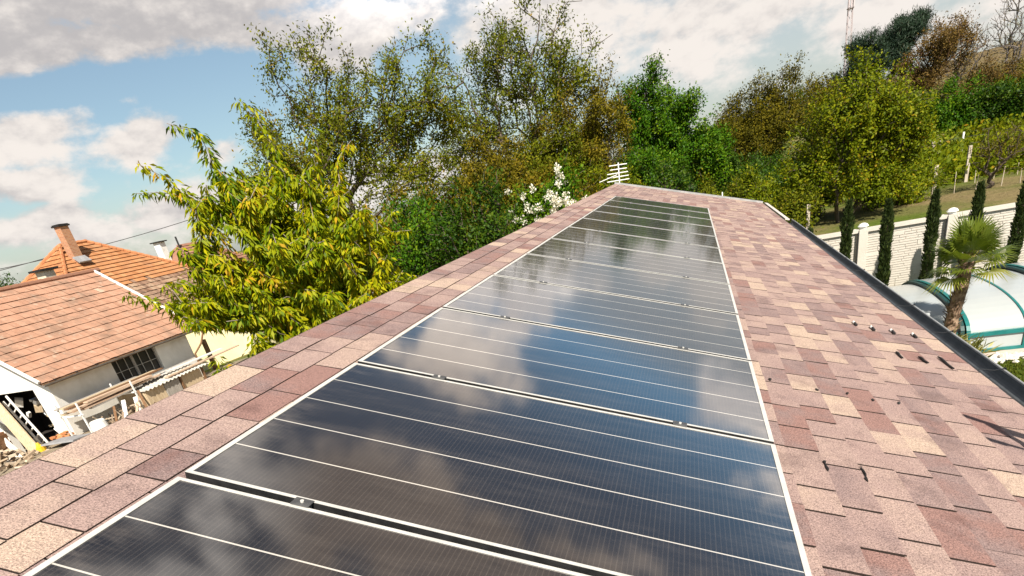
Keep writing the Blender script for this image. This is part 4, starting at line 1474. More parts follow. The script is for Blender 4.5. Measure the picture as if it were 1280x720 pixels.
# cherry tree close by on the left: long drooping leaves along arching shoots
def cherry():
    rs = np.random.RandomState(21)
    base = np.array([-4.3, 7.0, -3.9])
    ctr = np.array([-4.40, 6.95, -0.12])
    ends = [(-5.02, 6.45, 2.12), (-5.42, 6.1, 1.75), (-5.53, 5.97, 1.42), (-5.96, 5.53, 0.28), (-4.72, 6.6, 1.95), (-4.25, 7.02, 2.25), (-3.14, 7.69, 1.55), (-3.6, 7.5, 1.75), (-3.3, 7.4, 1.3), (-4.0, 7.1, 1.6), (-5.6, 6.0, -0.25), (-5.2, 6.3, 1.5)]
    tips = [np.array(e) for e in ends]
    while len(tips) < 1050:
        d = rs.normal(size=3)
        d /= np.linalg.norm(d)
        if d[2] < -0.9:
            continue
        q = ctr + d * np.array([1.8, 1.6, 1.72]) * (rs.rand() ** 0.42)
        if q[2] < -1.6:
            continue
        if q[0] < -5.1 and 0.3 < q[2] < 1.1:
            continue
        if q[0] < -4.75 and q[2] < -0.5:
            continue
        # keep clear of the roof
        if q[0] > -2.3 and q[2] < 0.1:
            continue
        tips.append(q)
    for k in range(46):
        d = rs.normal(size=3)
        d /= np.linalg.norm(d)
        d[2] = abs(d[2]) * 0.9 - 0.15
        q = ctr + d * np.array([2.05, 1.75, 1.95]) * rs.uniform(0.95, 1.12)
        if not (q[0] > -2.4 and q[2] < 0.2) and not (q[0] < -4.95 and q[2] < 1.15):
            tips.append(q)
    # low sprays by the roof edge
    for q in ((-5.0, 6.3, -1.2), (-4.6, 6.5, -1.25), (-4.0, 6.9, -1.1), (-3.6, 7.1, -0.95), (-3.3, 7.4, -0.7), (-5.3, 5.9, -1.25), (-2.9, 7.7, -0.5), (-4.3, 6.6, -0.9), (-3.9, 6.8, -0.7)):
        for k in range(8):
            tips.append(np.array(q) + rs.normal(size=3) * 0.2)
    tips = np.array(tips)
    path = [base + (np.array([-4.3, 7.0, -0.9]) - base) * f for f in np.linspace(0, 1, 8)]
    pos, par, tn = grow([path], tips, rs, 0.2, 0.15, 0.12)
    root = thing('cherry_tree', 'bright yellow green cherry tree with long drooping leaves, nearest tree left of the roof', 'tree', tuple(base))
    V, F = branches(pos, par, tn, 0.004, 0.45, 0.09)
    mesh_obj('trunk', V - base, F, M['bark_pale'], root, smooth=True)
    # leaves in whorls along the last metre of every shoot
    P, D, T = [], [], []
    for t in tn:
        chain = [t]
        ln = 0
        while par[chain[-1]] >= 0 and ln < 0.72:
            ln += np.linalg.norm(pos[chain[-1]] - pos[par[chain[-1]]])
            chain.append(par[chain[-1]])
        pts = pos[chain]
        hue = rs.normal() * 0.13
        for a, b in zip(pts[:-1], pts[1:]):
            L = np.linalg.norm(a - b)
            k = max(1, int(L / 0.055))
            for q in range(k):
                c = a + (b - a) * (q + rs.rand()) / k
                m = rs.randint(6, 10)
                for _ in range(m):
                    o = rs.normal(size=3)
                    o[2] *= 0.4
                    o /= np.linalg.norm(o)
                    P.append(c + o * rs.uniform(0.01, 0.085))
                    D.append(o * 0.75 + np.array([0, 0, -0.55]) + rs.normal(size=3) * 0.22)
                    T.append(0.56 + hue + rs.normal() * 0.2)
    P, D, T = np.array(P), np.array(D), np.clip(np.array(T), 0, 1)
    V, F, T = leaves(P, D, 0.112, 0.036, rs, T, 0.28, 0.35, P - ctr + rs.normal(size=P.shape) * 0.5)
    mesh_obj('crown', V - base, F, M['leaf_cherry'], root, tone=T)


cherry()
# bare pale prop branch seen against the cherry crown
# tall sparse walnut trees behind
g_ = lambda x, y: (x, y, gzf(x, y))
WG = 'tall olive green trees along the boundary'
tree('walnut_tree', 'tall sparse olive tree whose crown rises highest left of centre, behind the cherry', 'tree', g_(-9.2, 18.2),
     [((-9.4, 18.2, 3.0), (2.2, 1.9, 2.6), 52, 7, 0.34), ((-7.0, 19.3, 2.9), (2.1, 1.5, 2.5), 46, 7, 0.32), ((-10.6, 17.4, 2.0), (1.3, 1.4, 2.2), 24, 7, 0.3)],
     'leaf_walnut', 0.15, 0.066, 18, 0.16, 31, group=WG, rmax=0.15, r_tip=0.0075, step=0.35, stems=2, stem_w=0.6, droop=0.3, extra=[(-10.17, 17.5, 5.75), (-8.37, 18.5, 5.7), (-9.3, 18.2, 5.3), (-8.5, 18.4, 5.5), (-10.0, 17.7, 5.4)], tone_mu=0.55)
tree('walnut_tree', 'tallest sparse tree, its open crown touching the top of the picture', 'tree', g_(-3.7, 23.4),
     [((-4.0, 23.3, 3.7), (1.9, 1.8, 2.1), 46, 7, 0.36), ((-2.4, 23.5, 3.5), (1.1, 1.2, 1.7), 17, 7, 0.32), ((-6.2, 22.8, 2.9), (1.6, 1.4, 2.4), 36, 7, 0.34), ((-4.3, 23.0, 1.0), (2.8, 1.5, 1.3), 16, 7, 0.4)],
     'leaf_walnut', 0.155, 0.066, 16, 0.17, 32, group=WG, rmax=0.14, r_tip=0.0075, step=0.38, stems=4, stem_w=1.0, droop=0.3, bare=0.22, extra=[(-3.47, 23.3, 6.05), (-3.3, 23.3, 5.9), (-4.76, 23.0, 5.9), (-1.75, 23.6, 5.4), (-2.3, 23.6, 5.5), (-1.3, 23.6, 4.3), (-2.9, 23.6, 5.6)], tone_mu=0.45)
tree('olive_tree', 'rounded olive brown tree left of the bright green tree', 'tree', g_(-1.7, 22.3),
     [((-1.75, 22.4, 1.6), (1.45, 1.4, 1.75), 44, 8, 0.3), ((-3.0, 21.8, 0.6), (1.3, 1.2, 1.3), 22, 8, 0.3)],
     'leaf_olive', 0.13, 0.065, 22, 0.14, 33, group=WG, rmax=0.12, step=0.35)
tree('bright_green_tree', 'fresh bright green tree standing behind the far end of the roof', 'tree', g_(0.4, 27.2),
     [((-0.2, 27.2, 2.0), (1.35, 1.3, 1.75), 42, 8, 0.3), ((1.2, 27.0, 0.9), (1.5, 1.3, 1.5), 36, 8, 0.3), ((2.2, 27.0, -0.2), (1.1, 1.1, 0.9), 16, 8, 0.3)],
     'leaf_bright', 0.14, 0.08, 24, 0.15, 34, group=WG, rmax=0.13, step=0.35)
tree('brown_green_tree', 'dull brownish green tree with wispy top between the bright green and the yellow green tree', 'tree', g_(4.3, 33.5),
     [((4.3, 33.2, 0.9), (1.8, 1.5, 1.7), 40, 8, 0.36), ((5.6, 33.2, 1.3), (1.2, 1.2, 1.5), 20, 7, 0.35), ((3.2, 33.2, 0.0), (1.2, 1.2, 1.2), 18, 8, 0.35)],
     'leaf_olive', 0.15, 0.07, 22, 0.18, 35, group=WG, rmax=0.12, step=0.4, tone_mu=0.3, extra=[(5.58, 33, 3.0), (6.1, 33, 2.9), (4.9, 33, 2.7), (4.2, 33, 2.6), (3.2, 33, 1.9)])
tree('yellow_green_tree', 'broad yellow green many-stemmed tree behind the white fence', 'tree', g_(6.0, 22.4),
     [((6.2, 22.3, 0.1), (1.55, 1.35, 1.5), 54, 8, 0.28), ((7.2, 22.0, -0.5), (1.1, 1.1, 1.15), 26, 8, 0.27), ((5.0, 22.5, -0.7), (0.95, 1.0, 1.15), 20, 8, 0.27), ((6.6, 22.0, -1.6), (1.3, 0.9, 0.6), 14, 7, 0.25)],
     'leaf_yellow', 0.12, 0.07, 21, 0.13, 36, group=WG, rmax=0.085, step=0.3, stems=5, stem_w=0.65, trunk_to=(6.0, 22.4, -0.6), tone_mu=0.52, extra=[(5.96, 22.4, 2.0), (6.3, 22.3, 1.9), (7.4, 22, 0.9), (5.1, 22.5, 0.9)])
# far trees on the rise to the right
FG = 'trees on the rise at the right'
tree('pine_tree', 'dark blue green pine rising above the yellow green tree', 'pine', g_(14.5, 58),
     [((14.2, 57.8, 3.9), (1.5, 1.4, 1.3), 22, 9, 0.35), ((15.9, 57.5, 4.6), (1.5, 1.3, 1.0), 18, 9, 0.33), ((13.2, 58, 2.4), (1.3, 1.2, 1.3), 12, 9, 0.3), ((15.0, 57.6, 3.4), (2.0, 1.3, 1.2), 20, 9, 0.3), ((16.6, 57.4, 5.0), (1.0, 1.0, 0.8), 9, 9, 0.3)],
     'leaf_pine', 0.34, 0.05, 26, 0.2, 41, group=FG, rmax=0.2, step=0.7, droop=0.0, upd=0.5)
tree('brown_tree', 'reddish brown budding tree right of the dark pine', 'tree', g_(18.0, 57),
     [((18.0, 56.5, 3.1), (2.6, 2.0, 1.9), 46, 9, 0.4), ((16.6, 56.8, 1.6), (2.0, 1.8, 1.6), 22, 9, 0.4)],
     'leaf_brown', 0.19, 0.085, 12, 0.22, 42, bark='bark_red', group=FG, rmax=0.2, r_tip=0.012, step=0.6, tone_mu=0.62)
for i, (x, y, hh, lab) in enumerate(((21.0, 60.5, 5.6, 'bare twiggy tree right of the brown tree, left of two bare ones'), (24.0, 60.0, 7.4, 'bare twiggy tree at the top right corner'))):
    z0 = gzf(x, y)
    tree('bare_tree', lab, 'tree', (x, y, z0),
         [((x, y, z0 + hh * 0.62), (1.7, 1.5, hh * 0.42), 70, 9, 0.4)], 'leaf_olive', 0.13, 0.05, 2, 0.2, 43 + i, bark='bark_grey', group=FG, rmax=0.10, r_tip=0.012, step=0.5, power=0.33, bare=0.3, stems=5, stem_w=0.7)
WD = 'dark trees in the background of the rise'
for i, (x, y, r_, hh, lf, lab) in enumerate(((3.0, 46, 1.9, 4.0, 'leaf_olive', 'dark background tree left of the brownish green tree'), (6.5, 48, 2.2, 4.6, 'leaf_dark', 'dark background tree behind the brownish green tree'), (9.5, 50, 2.3, 4.6, 'leaf_olive', 'dark background tree behind the yellow green tree'), (12.5, 48, 2.0, 3.6, 'leaf_dark', 'dark background tree just below the pine'), (-2.5, 44, 2.2, 4.2, 'leaf_olive', 'background tree behind the bright green tree'))):
    z0 = gzf(x, y)
    tree('background_tree', lab, 'tree', (x, y, z0), [((x, y, z0 + hh * 0.55), (r_, 1.5, hh * 0.47), 48, 8, 0.4)], lf, 0.2, 0.1, 18, 0.25, 140 + i, group=WD, rmax=0.1, step=0.6, stems=2, stem_w=0.5, tone_mu=0.35)
DG = 'dark green bushes on the rise'
dgp = [(14.6, 46, 1.9, 'dark green bush just right of the yellow green tree'), (16.3, 45.5, 2.0, 'tallest dark green bush on the rise, second from the yellow green tree'), (18.2, 45, 1.75, 'dark green bush on the rise, third from the yellow green tree'), (20.0, 44, 1.6, 'dark green bush on the rise, at the right edge of the picture')]
for i, (x, y, r_, lab) in enumerate(dgp):
    z0 = gzf(x, y)
    tree('dark_green_bush', lab, 'bush', (x, y, z0), [((x, y, z0 + r_ * 0.75), (1.5, 1.2, r_ * 0.72), 34, 8, 0.3)],
         'leaf_dark' if i != 1 else 'leaf_bright', 0.2, 0.11, 15, 0.2, 50 + i, group=DG, rmax=0.09, step=0.5, stems=3, stem_w=0.5, tone_mu=0.5)
hb = [(22.2, 56.0, 2.9), (24.6, 57.0, 2.9), (19.5, 54.5, 2.6), (22.6, 52.0, 2.0), (27.0, 58.0, 2.9)]
hl = ['olive brown thicket below the bare trees, second from the left', 'olive brown thicket below the bare trees, third from the left', 'olive brown thicket below the brown tree', 'low olive thicket nearest the dark green bushes', 'olive brown thicket at the far right edge']
for i, (x, y, r_) in enumerate(hb):
    z0 = gzf(x, y)
    tree('thicket', hl[i], 'bush', (x, y, z0), [((x, y, z0 + r_ * 0.6), (2.0, 1.4, r_ * 0.65), 26, 8, 0.4)], 'leaf_olive' if i % 2 else 'leaf_brown', 0.2, 0.09, 14, 0.25, 60 + i, group='olive thickets below the bare trees', rmax=0.08, step=0.6, stems=3, stem_w=0.6, tone_mu=0.55)
tree('orchard_tree', 'small gnarled half-bare fruit tree just behind the fence', 'tree', g_(10.7, 24.2),
     [((10.9, 24.1, -1.35), (1.35, 1.1, 0.6), 26, 6, 0.22)], 'leaf_olive', 0.085, 0.04, 7, 0.10, 70, rmax=0.07, r_tip=0.007, step=0.25, trunk_to=(10.8, 24.1, -1.9), tone_mu=0.35, bare=0.2)

# bushes left of and beyond the roof
UB = 'bushes beyond the ridge of the roof'
bushes = [  # x, y, top z, half width, leaf, label
    (-2.75, 11.2, 0.85, 1.05, 'leaf_dark', 'dark glossy laurel bush beside the ridge, nearest of the bushes'),
    (-2.9, 12.4, 0.55, 0.7, 'leaf_dark', 'dark glossy bush just beyond the laurel'),
    (-4.4, 12.2, 1.15, 1.0, 'leaf_bright', 'mid green bush behind the laurel towards the cherry tree'),
    (-5.6, 14.5, 1.25, 1.2, 'leaf_olive', 'olive bush behind the cherry tree crown'),
    (-3.9, 16.0, 1.2, 1.4, 'leaf_olive', 'olive brown bush between the laurel and the walnut stems'),
    (-2.4, 18.3, 1.0, 1.3, 'leaf_olive', 'olive brown bush behind the white flowering shrub'),
    (-0.7, 20.2, 0.55, 1.1, 'leaf_yellow', 'yellowish bush behind the roof antenna'),
    (-7.2, 16.0, 0.4, 1.5, 'leaf_walnut', 'low olive bush under the left tall tree'),
    (-4.8, 19.8, 2.1, 1.7, 'leaf_olive', 'tall olive thicket under the tallest sparse tree, left part'),
    (-2.9, 20.6, 1.9, 1.5, 'leaf_walnut', 'tall olive thicket under the tallest sparse tree, right part'),
    (0.7, 21.8, 0.15, 1.0, 'leaf_dark', 'dark bush behind the far trim of the roof, left of two'),
    (2.2, 22.2, -0.3, 1.0, 'leaf_walnut', 'brownish bush behind the far trim of the roof'),
    (3.3, 22.0, -0.75, 0.9, 'leaf_yellow', 'light green bush behind the right end of the roof trim'),
    (4.3, 21.0, -1.35, 0.7, 'leaf_walnut', 'low bush behind the gutter end of the roof'),
    (-0.2, 25.0, 0.9, 1.3, 'leaf_bright', 'bright bush under the bright green tree'),
    (3.0, 27.5, 0.0, 1.3, 'leaf_dark', 'dark bush under the brownish green tree'),
    (4.6, 29.0, -0.4, 1.5, 'leaf_dark', 'dark bush between the two right-hand trees'),
    (5.2, 24.6, -1.2, 1.0, 'leaf_yellow', 'pale green bush at the foot of the yellow green tree'),
    (8.2, 24.2, -1.55, 1.2, 'leaf_yellow', 'low yellow green growth right of the many-stemmed tree'),
]
for i, (x, y, zt, hw, lf, lab) in enumerate(bushes):
    z0 = gzf(x, y)
    hh = zt - z0
    ncl = int(34 * hw ** 1.3 * max(1, hh / 2.6))
    tree('bush', lab, 'bush', (x, y, z0), [((x, y, zt - hh * 0.42), (hw, hw, hh * 0.42), ncl, 8, 0.2)], lf,
         0.105 if y < 14 else 0.125, 0.056 if y < 14 else 0.066, 20, 0.13, 80 + i, group=UB, rmax=0.05, step=0.3, stems=4, stem_w=0.35, droop=0.15, tone_mu=0.5)
# vine rows on the slope
for i, (x0, x1, y, h) in enumerate(((6.5, 18, 28.2, 0.8), (7.0, 19, 30.6, 0.9), (7.5, 20, 33.2, 1.0), (8.0, 22, 36.6, 1.0), (8.5, 24, 40.5, 1.1))):
    rs = np.random.RandomState(130 + i)
    n = 5200
    P = np.stack([rs.uniform(x0, x1, n), y + rs.normal(size=n) * 0.7, np.zeros(n)], 1)
    P[:, 2] = gz(P[:, 0], P[:, 1]) + rs.rand(n) ** 1.3 * h
    V, F, T = leaves(P, rs.normal(size=(n, 3)) + np.array([0, 0, .5]), 0.2, 0.12, rs, np.clip(rs.normal(size=n) * 0.2 + 0.5, 0, 1))
    o = thing('vine_row', ['nearest leafy vine row above the bare strip', 'second leafy vine row up from the bare strip', 'middle leafy vine row on the slope', 'second leafy vine row below the dark bushes', 'farthest leafy vine row, just below the dark bushes'][i], 'vines', (x0, y, gzf(x0, y)), 'vine rows on the slope')
    mesh_obj('foliage', V - np.array(o.location), F, M['leaf_yellow'], o, tone=T)
# white flowering shrub beyond the ridge
fl = tree('flowering_shrub', 'green shrub with white flower clusters beyond the ridge beside the antenna', 'shrub', g_(-2.0, 13.4),
          [((-1.5, 13.4, 0.05), (0.55, 0.45, 0.55), 26, 7, 0.17), ((-2.1, 13.0, -0.2), (0.5, 0.45, 0.5), 18, 7, 0.16)], 'leaf_bright', 0.10, 0.055, 15, 0.1, 120, rmax=0.04, step=0.25, stems=4, stem_w=0.3, tone_mu=0.62)
rs = np.random.RandomState(5)
for k in range(44):
    if k < 22:
        c = np.array([-1.5, 13.3, 0.0]) + rs.normal(size=3) * np.array([0.30, 0.2, 0.24])
    else:
        c = np.array([-2.05, 12.95, -0.2]) + rs.normal(size=3) * np.array([0.36, 0.2, 0.24])
    n = 44
    d = rs.normal(size=(n, 3))
    d /= np.linalg.norm(d, axis=1, keepdims=True)
    c = c + np.array([0.1, -0.35, 0.12])
    P = c + d * rs.rand(n, 1) * np.array([0.062, 0.062, 0.085])
    V, F, T = leaves(P, d, 0.045, 0.04, rs, rs.rand(n))
    mesh_obj('flower_cluster', V - np.array(fl.location), F, M['petal'], fl, tone=T)

# ------------------------------------------------------------------ white fence, cypresses, palm, pool enclosure
FY = 16.6
ZF = -2.08
posts_x = [3.48, 5.41, 7.29, 9.19, 11.1]
fz0 = -3.9
fence = thing('concrete_fence', 'white cast concrete fence with brick pattern and capped pillars behind the pool', 'fence', (7, FY, -3.7))
rf = random.Random(9)
prev = 1.6
for i, px in enumerate(posts_x):
    b = MB()
    b.box((px, FY - 0.02, (fz0 + ZF + 0.02) / 2), (0.20, 0.20, ZF + 0.02 - fz0))
    po = part(b, 'pillar', M['fence'], fence, bevel=0.01)
    b = MB()
    b.box((px - 0.115, FY - 0.10, (fz0 + ZF) / 2), (0.022, 0.03, ZF - fz0 - 0.1))
    sub(b, 'pillar_conduit', M['black_metal'], po, fence)
    # white lamp-like cap
    b = MB()
    zc = ZF + 0.03
    b.tube([(px, FY - 0.02, zc), (px, FY - 0.02, zc + 0.03), (px, FY - 0.02, zc + 0.05), (px, FY - 0.02, zc + 0.10), (px, FY - 0.02, zc + 0.125)], [0.09, 0.09, 0.125, 0.09, 0.035], 16)
    sub(b, 'pillar_cap', M['lamp_white'], po, fence)
edges = [1.55] + posts_x + [12.8]
for i in range(len(edges) - 1):
    xa, xb = edges[i] + 0.10, edges[i + 1] - 0.10
    b = MB()
    b.box(((xa + xb) / 2, FY + 0.03, (fz0 + ZF) / 2 - 0.03), (xb - xa, 0.06, ZF - 0.06 - fz0))
    b.box(((xa + xb) / 2, FY, ZF - 0.015), (xb - xa, 0.16, 0.085))
    # moulded brick relief: irregular ledgestone rows
    nrow = 30
    rh = (ZF - 0.1 - fz0) / nrow
    for r_ in range(nrow):
        x = xa
        while x < xb - 0.02:
            w = rf.choice([0.26, 0.36, 0.46, 0.6])
            w = min(w, xb - x)
            tall = rf.random() < 0.06 and r_ < nrow - 2
            b.box((x + w / 2, FY + 0.006 - rf.uniform(0, 0.008), fz0 + rh * (r_ + (1.0 if tall else 0.5))), (w - 0.011, 0.036, rh * (2 if tall else 1) - 0.013))
            x += w
    part(b, 'fence_panel', M['fence'], fence)

CL = ['slim cypress half hidden behind the gutter, leftmost of the row before the fence', 'slim cypress left of the first fence pillar', 'slim cypress right of the first fence pillar', 'slim cypress just left of the pillar behind the palm', 'slim cypress standing directly behind the palm crown', 'slim cypress at the right edge behind the pool enclosure', 'slim cypress just outside the right edge']
for i, (x, ht) in enumerate(((3.98, -1.72), (4.75, -1.25), (5.62, -1.38), (6.50, -1.36), (7.31, -1.36), (8.13, -1.42))):
    rs = np.random.RandomState(200 + i)
    z0 = -3.7
    y = 15.25
    o = thing('cypress', CL[i], 'cypress', (x, y, z0), 'slim cypresses in a row before the fence')
    H = ht - z0
    n = 4200
    t = rs.rand(n) ** 0.9
    prof = 0.097 * np.minimum(1, (1 - t) * 4.5 + 0.18) * (0.75 + 0.25 * np.minimum(1, t * 5))
    lump = 1 + 0.22 * np.sin(t * 23 + i * 2.1) * np.sin(t * 9 + i)
    ang = rs.rand(n) * 2 * math.pi
    r_ = prof * lump * rs.uniform(0.55, 1.05, n)
    lean = (rs.rand() - 0.5) * 0.08
    P = np.stack([r_ * np.cos(ang) + lean * t * H * 0.5, r_ * np.sin(ang), t * H], 1)
    D = np.stack([np.cos(ang) * 0.5, np.sin(ang) * 0.5, np.ones(n) * 1.1], 1) + rs.normal(size=(n, 3)) * 0.25
    V, F, T = leaves(P, D, 0.085, 0.035, rs, np.clip(rs.normal(size=n) * 0.22 + 0.5, 0, 1))
    mesh_obj('foliage', V, F, M['leaf_cypress'], o, tone=T)
    b = MB()
    b.tube([(0, 0, -0.1), (0, 0, H * 0.5), (lean * H * 0.5, 0, H * 0.92)], [0.05, 0.035, 0.008], 6)
    b.build('trunk', M['bark'], o)


def palm():
    rs = np.random.RandomState(77)
    bx_, by_, bz_ = 5.60, 10.85, -3.72
    root = thing('fan_palm', 'fan palm with a shaggy brown trunk in front of the pool enclosure', 'palm', (bx_, by_, bz_))
    top = Vector((0.13, 0.0, 1.78))
    b = MB()
    pts = [Vector((0, 0, -0.1)), Vector((0.0, 0, 0.3)), Vector((0.03, 0, 0.8)), Vector((0.09, 0, 1.3)), top]
    b.tube(pts, [0.115, 0.10, 0.092, 0.10, 0.085], 14)
    # leaf-base scales
    for k in range(330):
        t = rs.rand()
        c = Vector((0.0 + 0.12 * t * t, 0, 1.75 * t))
        a = rs.rand() * 6.28
        d = Vector((math.cos(a), math.sin(a), 0))
        p = c + d * 0.088
        q = p + d * rs.uniform(0.03, 0.09) + Vector((0, 0, rs.uniform(0.04, 0.11)))
        s_ = d.cross(Vector((0, 0, 1))) * rs.uniform(0.012, 0.03)
        b.add([p - s_, p + s_, q + s_ * 0.3, q - s_ * 0.3], [(0, 1, 2, 3)])
    b.build('trunk', M['palm_trunk'], root)
    # fronds
    stalks = MB()
    Vs, Fs, Ts = [], [], []
    nf = 34
    off = 0
    for k in range(nf):
        az_ = k * 2.39996 + rs.uniform(-0.2, 0.2)
        elv = R(80 - 88 * (k / nf) ** 1.1 + rs.uniform(-8, 8))
        d = Vector((math.cos(az_) * math.cos(elv), math.sin(az_) * math.cos(elv), math.sin(elv)))
        Ls = rs.uniform(0.28, 0.42)
        p0_ = top + Vector((0, 0, -0.05 - 0.12 * k / nf))
        mid = p0_ + d * Ls * 0.6 + Vector((0, 0, 0.02))
        hub = p0_ + d * Ls - Vector((0, 0, 0.03))
        stalks.tube([p0_, mid, hub], [0.012, 0.009, 0.007], 5)
        sd = d.cross(Vector((0, 0, 1)))
        if sd.length < 0.05:
            sd = Vector((1, 0, 0))
        sd.normalize()
        upv = sd.cross(d).normalized()
        fl_ = rs.uniform(0.37, 0.48)
        nl = 26
        tone = 0.45 + rs.normal() * 0.12 + (0.3 if k > nf - 5 else 0)
        for q in range(nl):
            a = R(-105 + 210 * q / (nl - 1))
            ld = (d * math.cos(a) + sd * math.sin(a) + upv * (0.10 - 0.12 * abs(math.sin(a)))).normalized()
            ll = fl_ * (1 - 0.28 * abs(a) / R(105)) * rs.uniform(0.92, 1.05)
            wv = ld.cross(upv).normalized() * 0.015
            m1 = hub + ld * ll * 0.55 + upv * 0.015
            tp = hub + ld * ll - Vector((0, 0, ll * (0.06 + 0.20 * (k / nf)) * rs.uniform(0.6, 1.4)))
            Vs += [hub - wv * 0.3, m1 - wv, tp, m1 + wv]
            Fs.append((off, off + 1, off + 2, off + 3))
            off += 4
            Ts.append(min(1, max(0, tone + rs.normal() * 0.12)))
    stalks.build('frond_stalks', M['leaf_gold'], root, tone=True)
    mesh_obj('crown', np.array([tuple(v) for v in Vs]), np.array(Fs), M['leaf_palm'], root, tone=Ts)


palm()
# planting at the palm's foot
for i, (x, y, r_, hh, mat, lab) in enumerate(((5.50, 10.70, 0.28, 0.62, 'leaf_gold', 'variegated spiky plant at the foot of the palm'), (5.80, 10.55, 0.24, 0.42, 'leaf_gold', 'smaller variegated plant right of the palm foot'), (5.15, 10.9, 0.25, 0.45, 'leaf_yellow', 'small green plant left of the palm foot'))):
    rs = np.random.RandomState(300 + i)
    n = 330
    o = thing('spiky_plant', lab, 'plant', (x, y, -3.72), 'plants at the foot of the palm')
    P = rs.normal(size=(n, 3)) * np.array([r_ * 0.5, r_ * 0.5, 0.0]) + np.array([0, 0, 1]) * (rs.rand(n, 1) * hh * 0.75)
    D = np.concatenate([P[:, :2] * 3, np.full((n, 1), 0.7)], 1) + rs.normal(size=(n, 3)) * 0.35
    V, F, T = leaves(P, D, 0.24, 0.035, rs, rs.rand(n), 0.2)
    mesh_obj('foliage', V, F, M[mat], o, tone=T)

# pool enclosure: three telescoping arched segments
enc = thing('pool_enclosure', 'low arched pool enclosure of milky panels with teal ribs', 'pool enclosure', (7.5, 13, -3.72))
GZ = -3.72


def arch(scale, n=22):
    """front foot (y small) to back foot; short upright then an arch"""
    yc, a, hb = 13.06, 1.93 * scale, 0.34
    pts = [(yc - a, GZ + 0.02), (yc - a, GZ + hb)]
    top_ = 0.82 * scale - hb
    for i in range(1, n):
        t = math.pi - math.pi * i / n
        pts.append((yc + a * math.cos(t), GZ + hb + top_ * math.sin(t) ** 0.85))
    pts += [(yc + a, GZ + hb), (yc + a, GZ + 0.02)]
    return pts


segs = [(3.75, 5.98, 0.93), (5.98, 7.72, 1.0), (7.60, 9.8, 1.08), (9.7, 12.0, 1.16)]
for i, (xa, xb, sc) in enumerate(segs):
    pts = arch(sc)
    n = len(pts)
    b = MB()
    b.add([(xa, y, z) for y, z in pts] + [(xb, y, z) for y, z in pts], [(k, k + 1, k + 1 + n, k + n) for k in range(n - 1)])
    o = part(b, 'arched_panel', M['poly'], enc, smooth=False)
    md = o.modifiers.new('solid', 'SOLIDIFY')
    md.thickness = 0.012
    for x, w, m_ in ((xa + 0.02, 0.062, 'teal'), ((xa + xb) / 2, 0.035, 'teal'), (xb - 0.02, 0.05, 'teal')):
        b = MB()
        q = arch(sc + 0.012)
        for p0_, p1_ in zip(q[:-1], q[1:]):
            b.beam((x, p0_[0], p0_[1]), (x, p1_[0], p1_[1]), w, 0.03, (0, -0.3, 1))
        part(b, 'rib', M['teal'], enc)
        if w > 0.06 and i > 0:
            b = MB()
            q2 = arch(sc - 0.015)
            for p0_, p1_ in zip(q2[:-1], q2[1:]):
                b.beam((x - 0.075, p0_[0], p0_[1]), (x - 0.075, p1_[0], p1_[1]), 0.06, 0.04, (0, -0.3, 1))
            part(b, 'seal', M['teal_dark'], enc)
    for zz, hh in ((GZ + 0.36, 0.075), (GZ + 0.05, 0.07)):
        b = MB()
        yf = arch(sc)[0][0] - 0.02
        b.box(((xa + xb) / 2, yf, zz), (xb - xa + 0.02, 0.06, hh))
        part(b, 'side_rail', M['teal'], enc)
# paving lip, pebbles, lawn
b = MB()
b.box((8.2, 10.93, -3.715), (5.2, 0.34, 0.05))
structure(b.build('paving', M['paving']))
rs = np.random.RandomState(9)
b = MB()
for i in range(420):
    x, y = rs.uniform(5.7, 9.5), 10.58 + rs.normal() * 0.12
    s_ = rs.uniform(0.03, 0.075)
    c = Vector((x, y, -3.68 + s_ * 0.3))
    P = [c + Vector(v) * s_ * rs.uniform(0.7, 1.2) for v in ((1, 0, 0), (-1, 0, 0), (0, 1, 0), (0, -1, 0), (0, 0, .8), (0, 0, -.8))]
    b.add(P, [(0, 2, 4), (2, 1, 4), (1, 3, 4), (3, 0, 4), (2, 0, 5), (1, 2, 5), (3, 1, 5), (0, 3, 5)])
structure(b.build('pebbles', M['stone_white']), 'stuff')
n = 26000
P = np.stack([rs.uniform(4.3, 8.6, n), rs.uniform(7.2, 10.42, n), np.zeros(n)], 1)
P[:, 2] = gz(P[:, 0], P[:, 1]) - 0.01
V, F, T = leaves(P, rs.normal(size=(n, 3)) * 0.4 + np.array([0, 0, 1]), 0.075, 0.016, rs, np.clip(rs.normal(size=n) * 0.25 + 0.5, 0, 1))
structure(mesh_obj('lawn', V, F, M['leaf_lawn'], tone=T), 'stuff')
tp_ = thing('garden_tap', 'small teal garden fitting on the pebbles at the corner of the enclosure', 'tap', (5.95, 10.55, -3.7))
b = MB()
b.tube([(5.95, 10.55, -3.75), (5.95, 10.55, -3.5)], 0.05, 10)
part(b, 'tap_body', M['blue_plastic'], tp_)
b = MB()
b.tube([(5.83, 10.52, -3.49), (6.07, 10.58, -3.49)], 0.035, 8)
part(b, 'tap_handle', M['blue_plastic'], tp_)

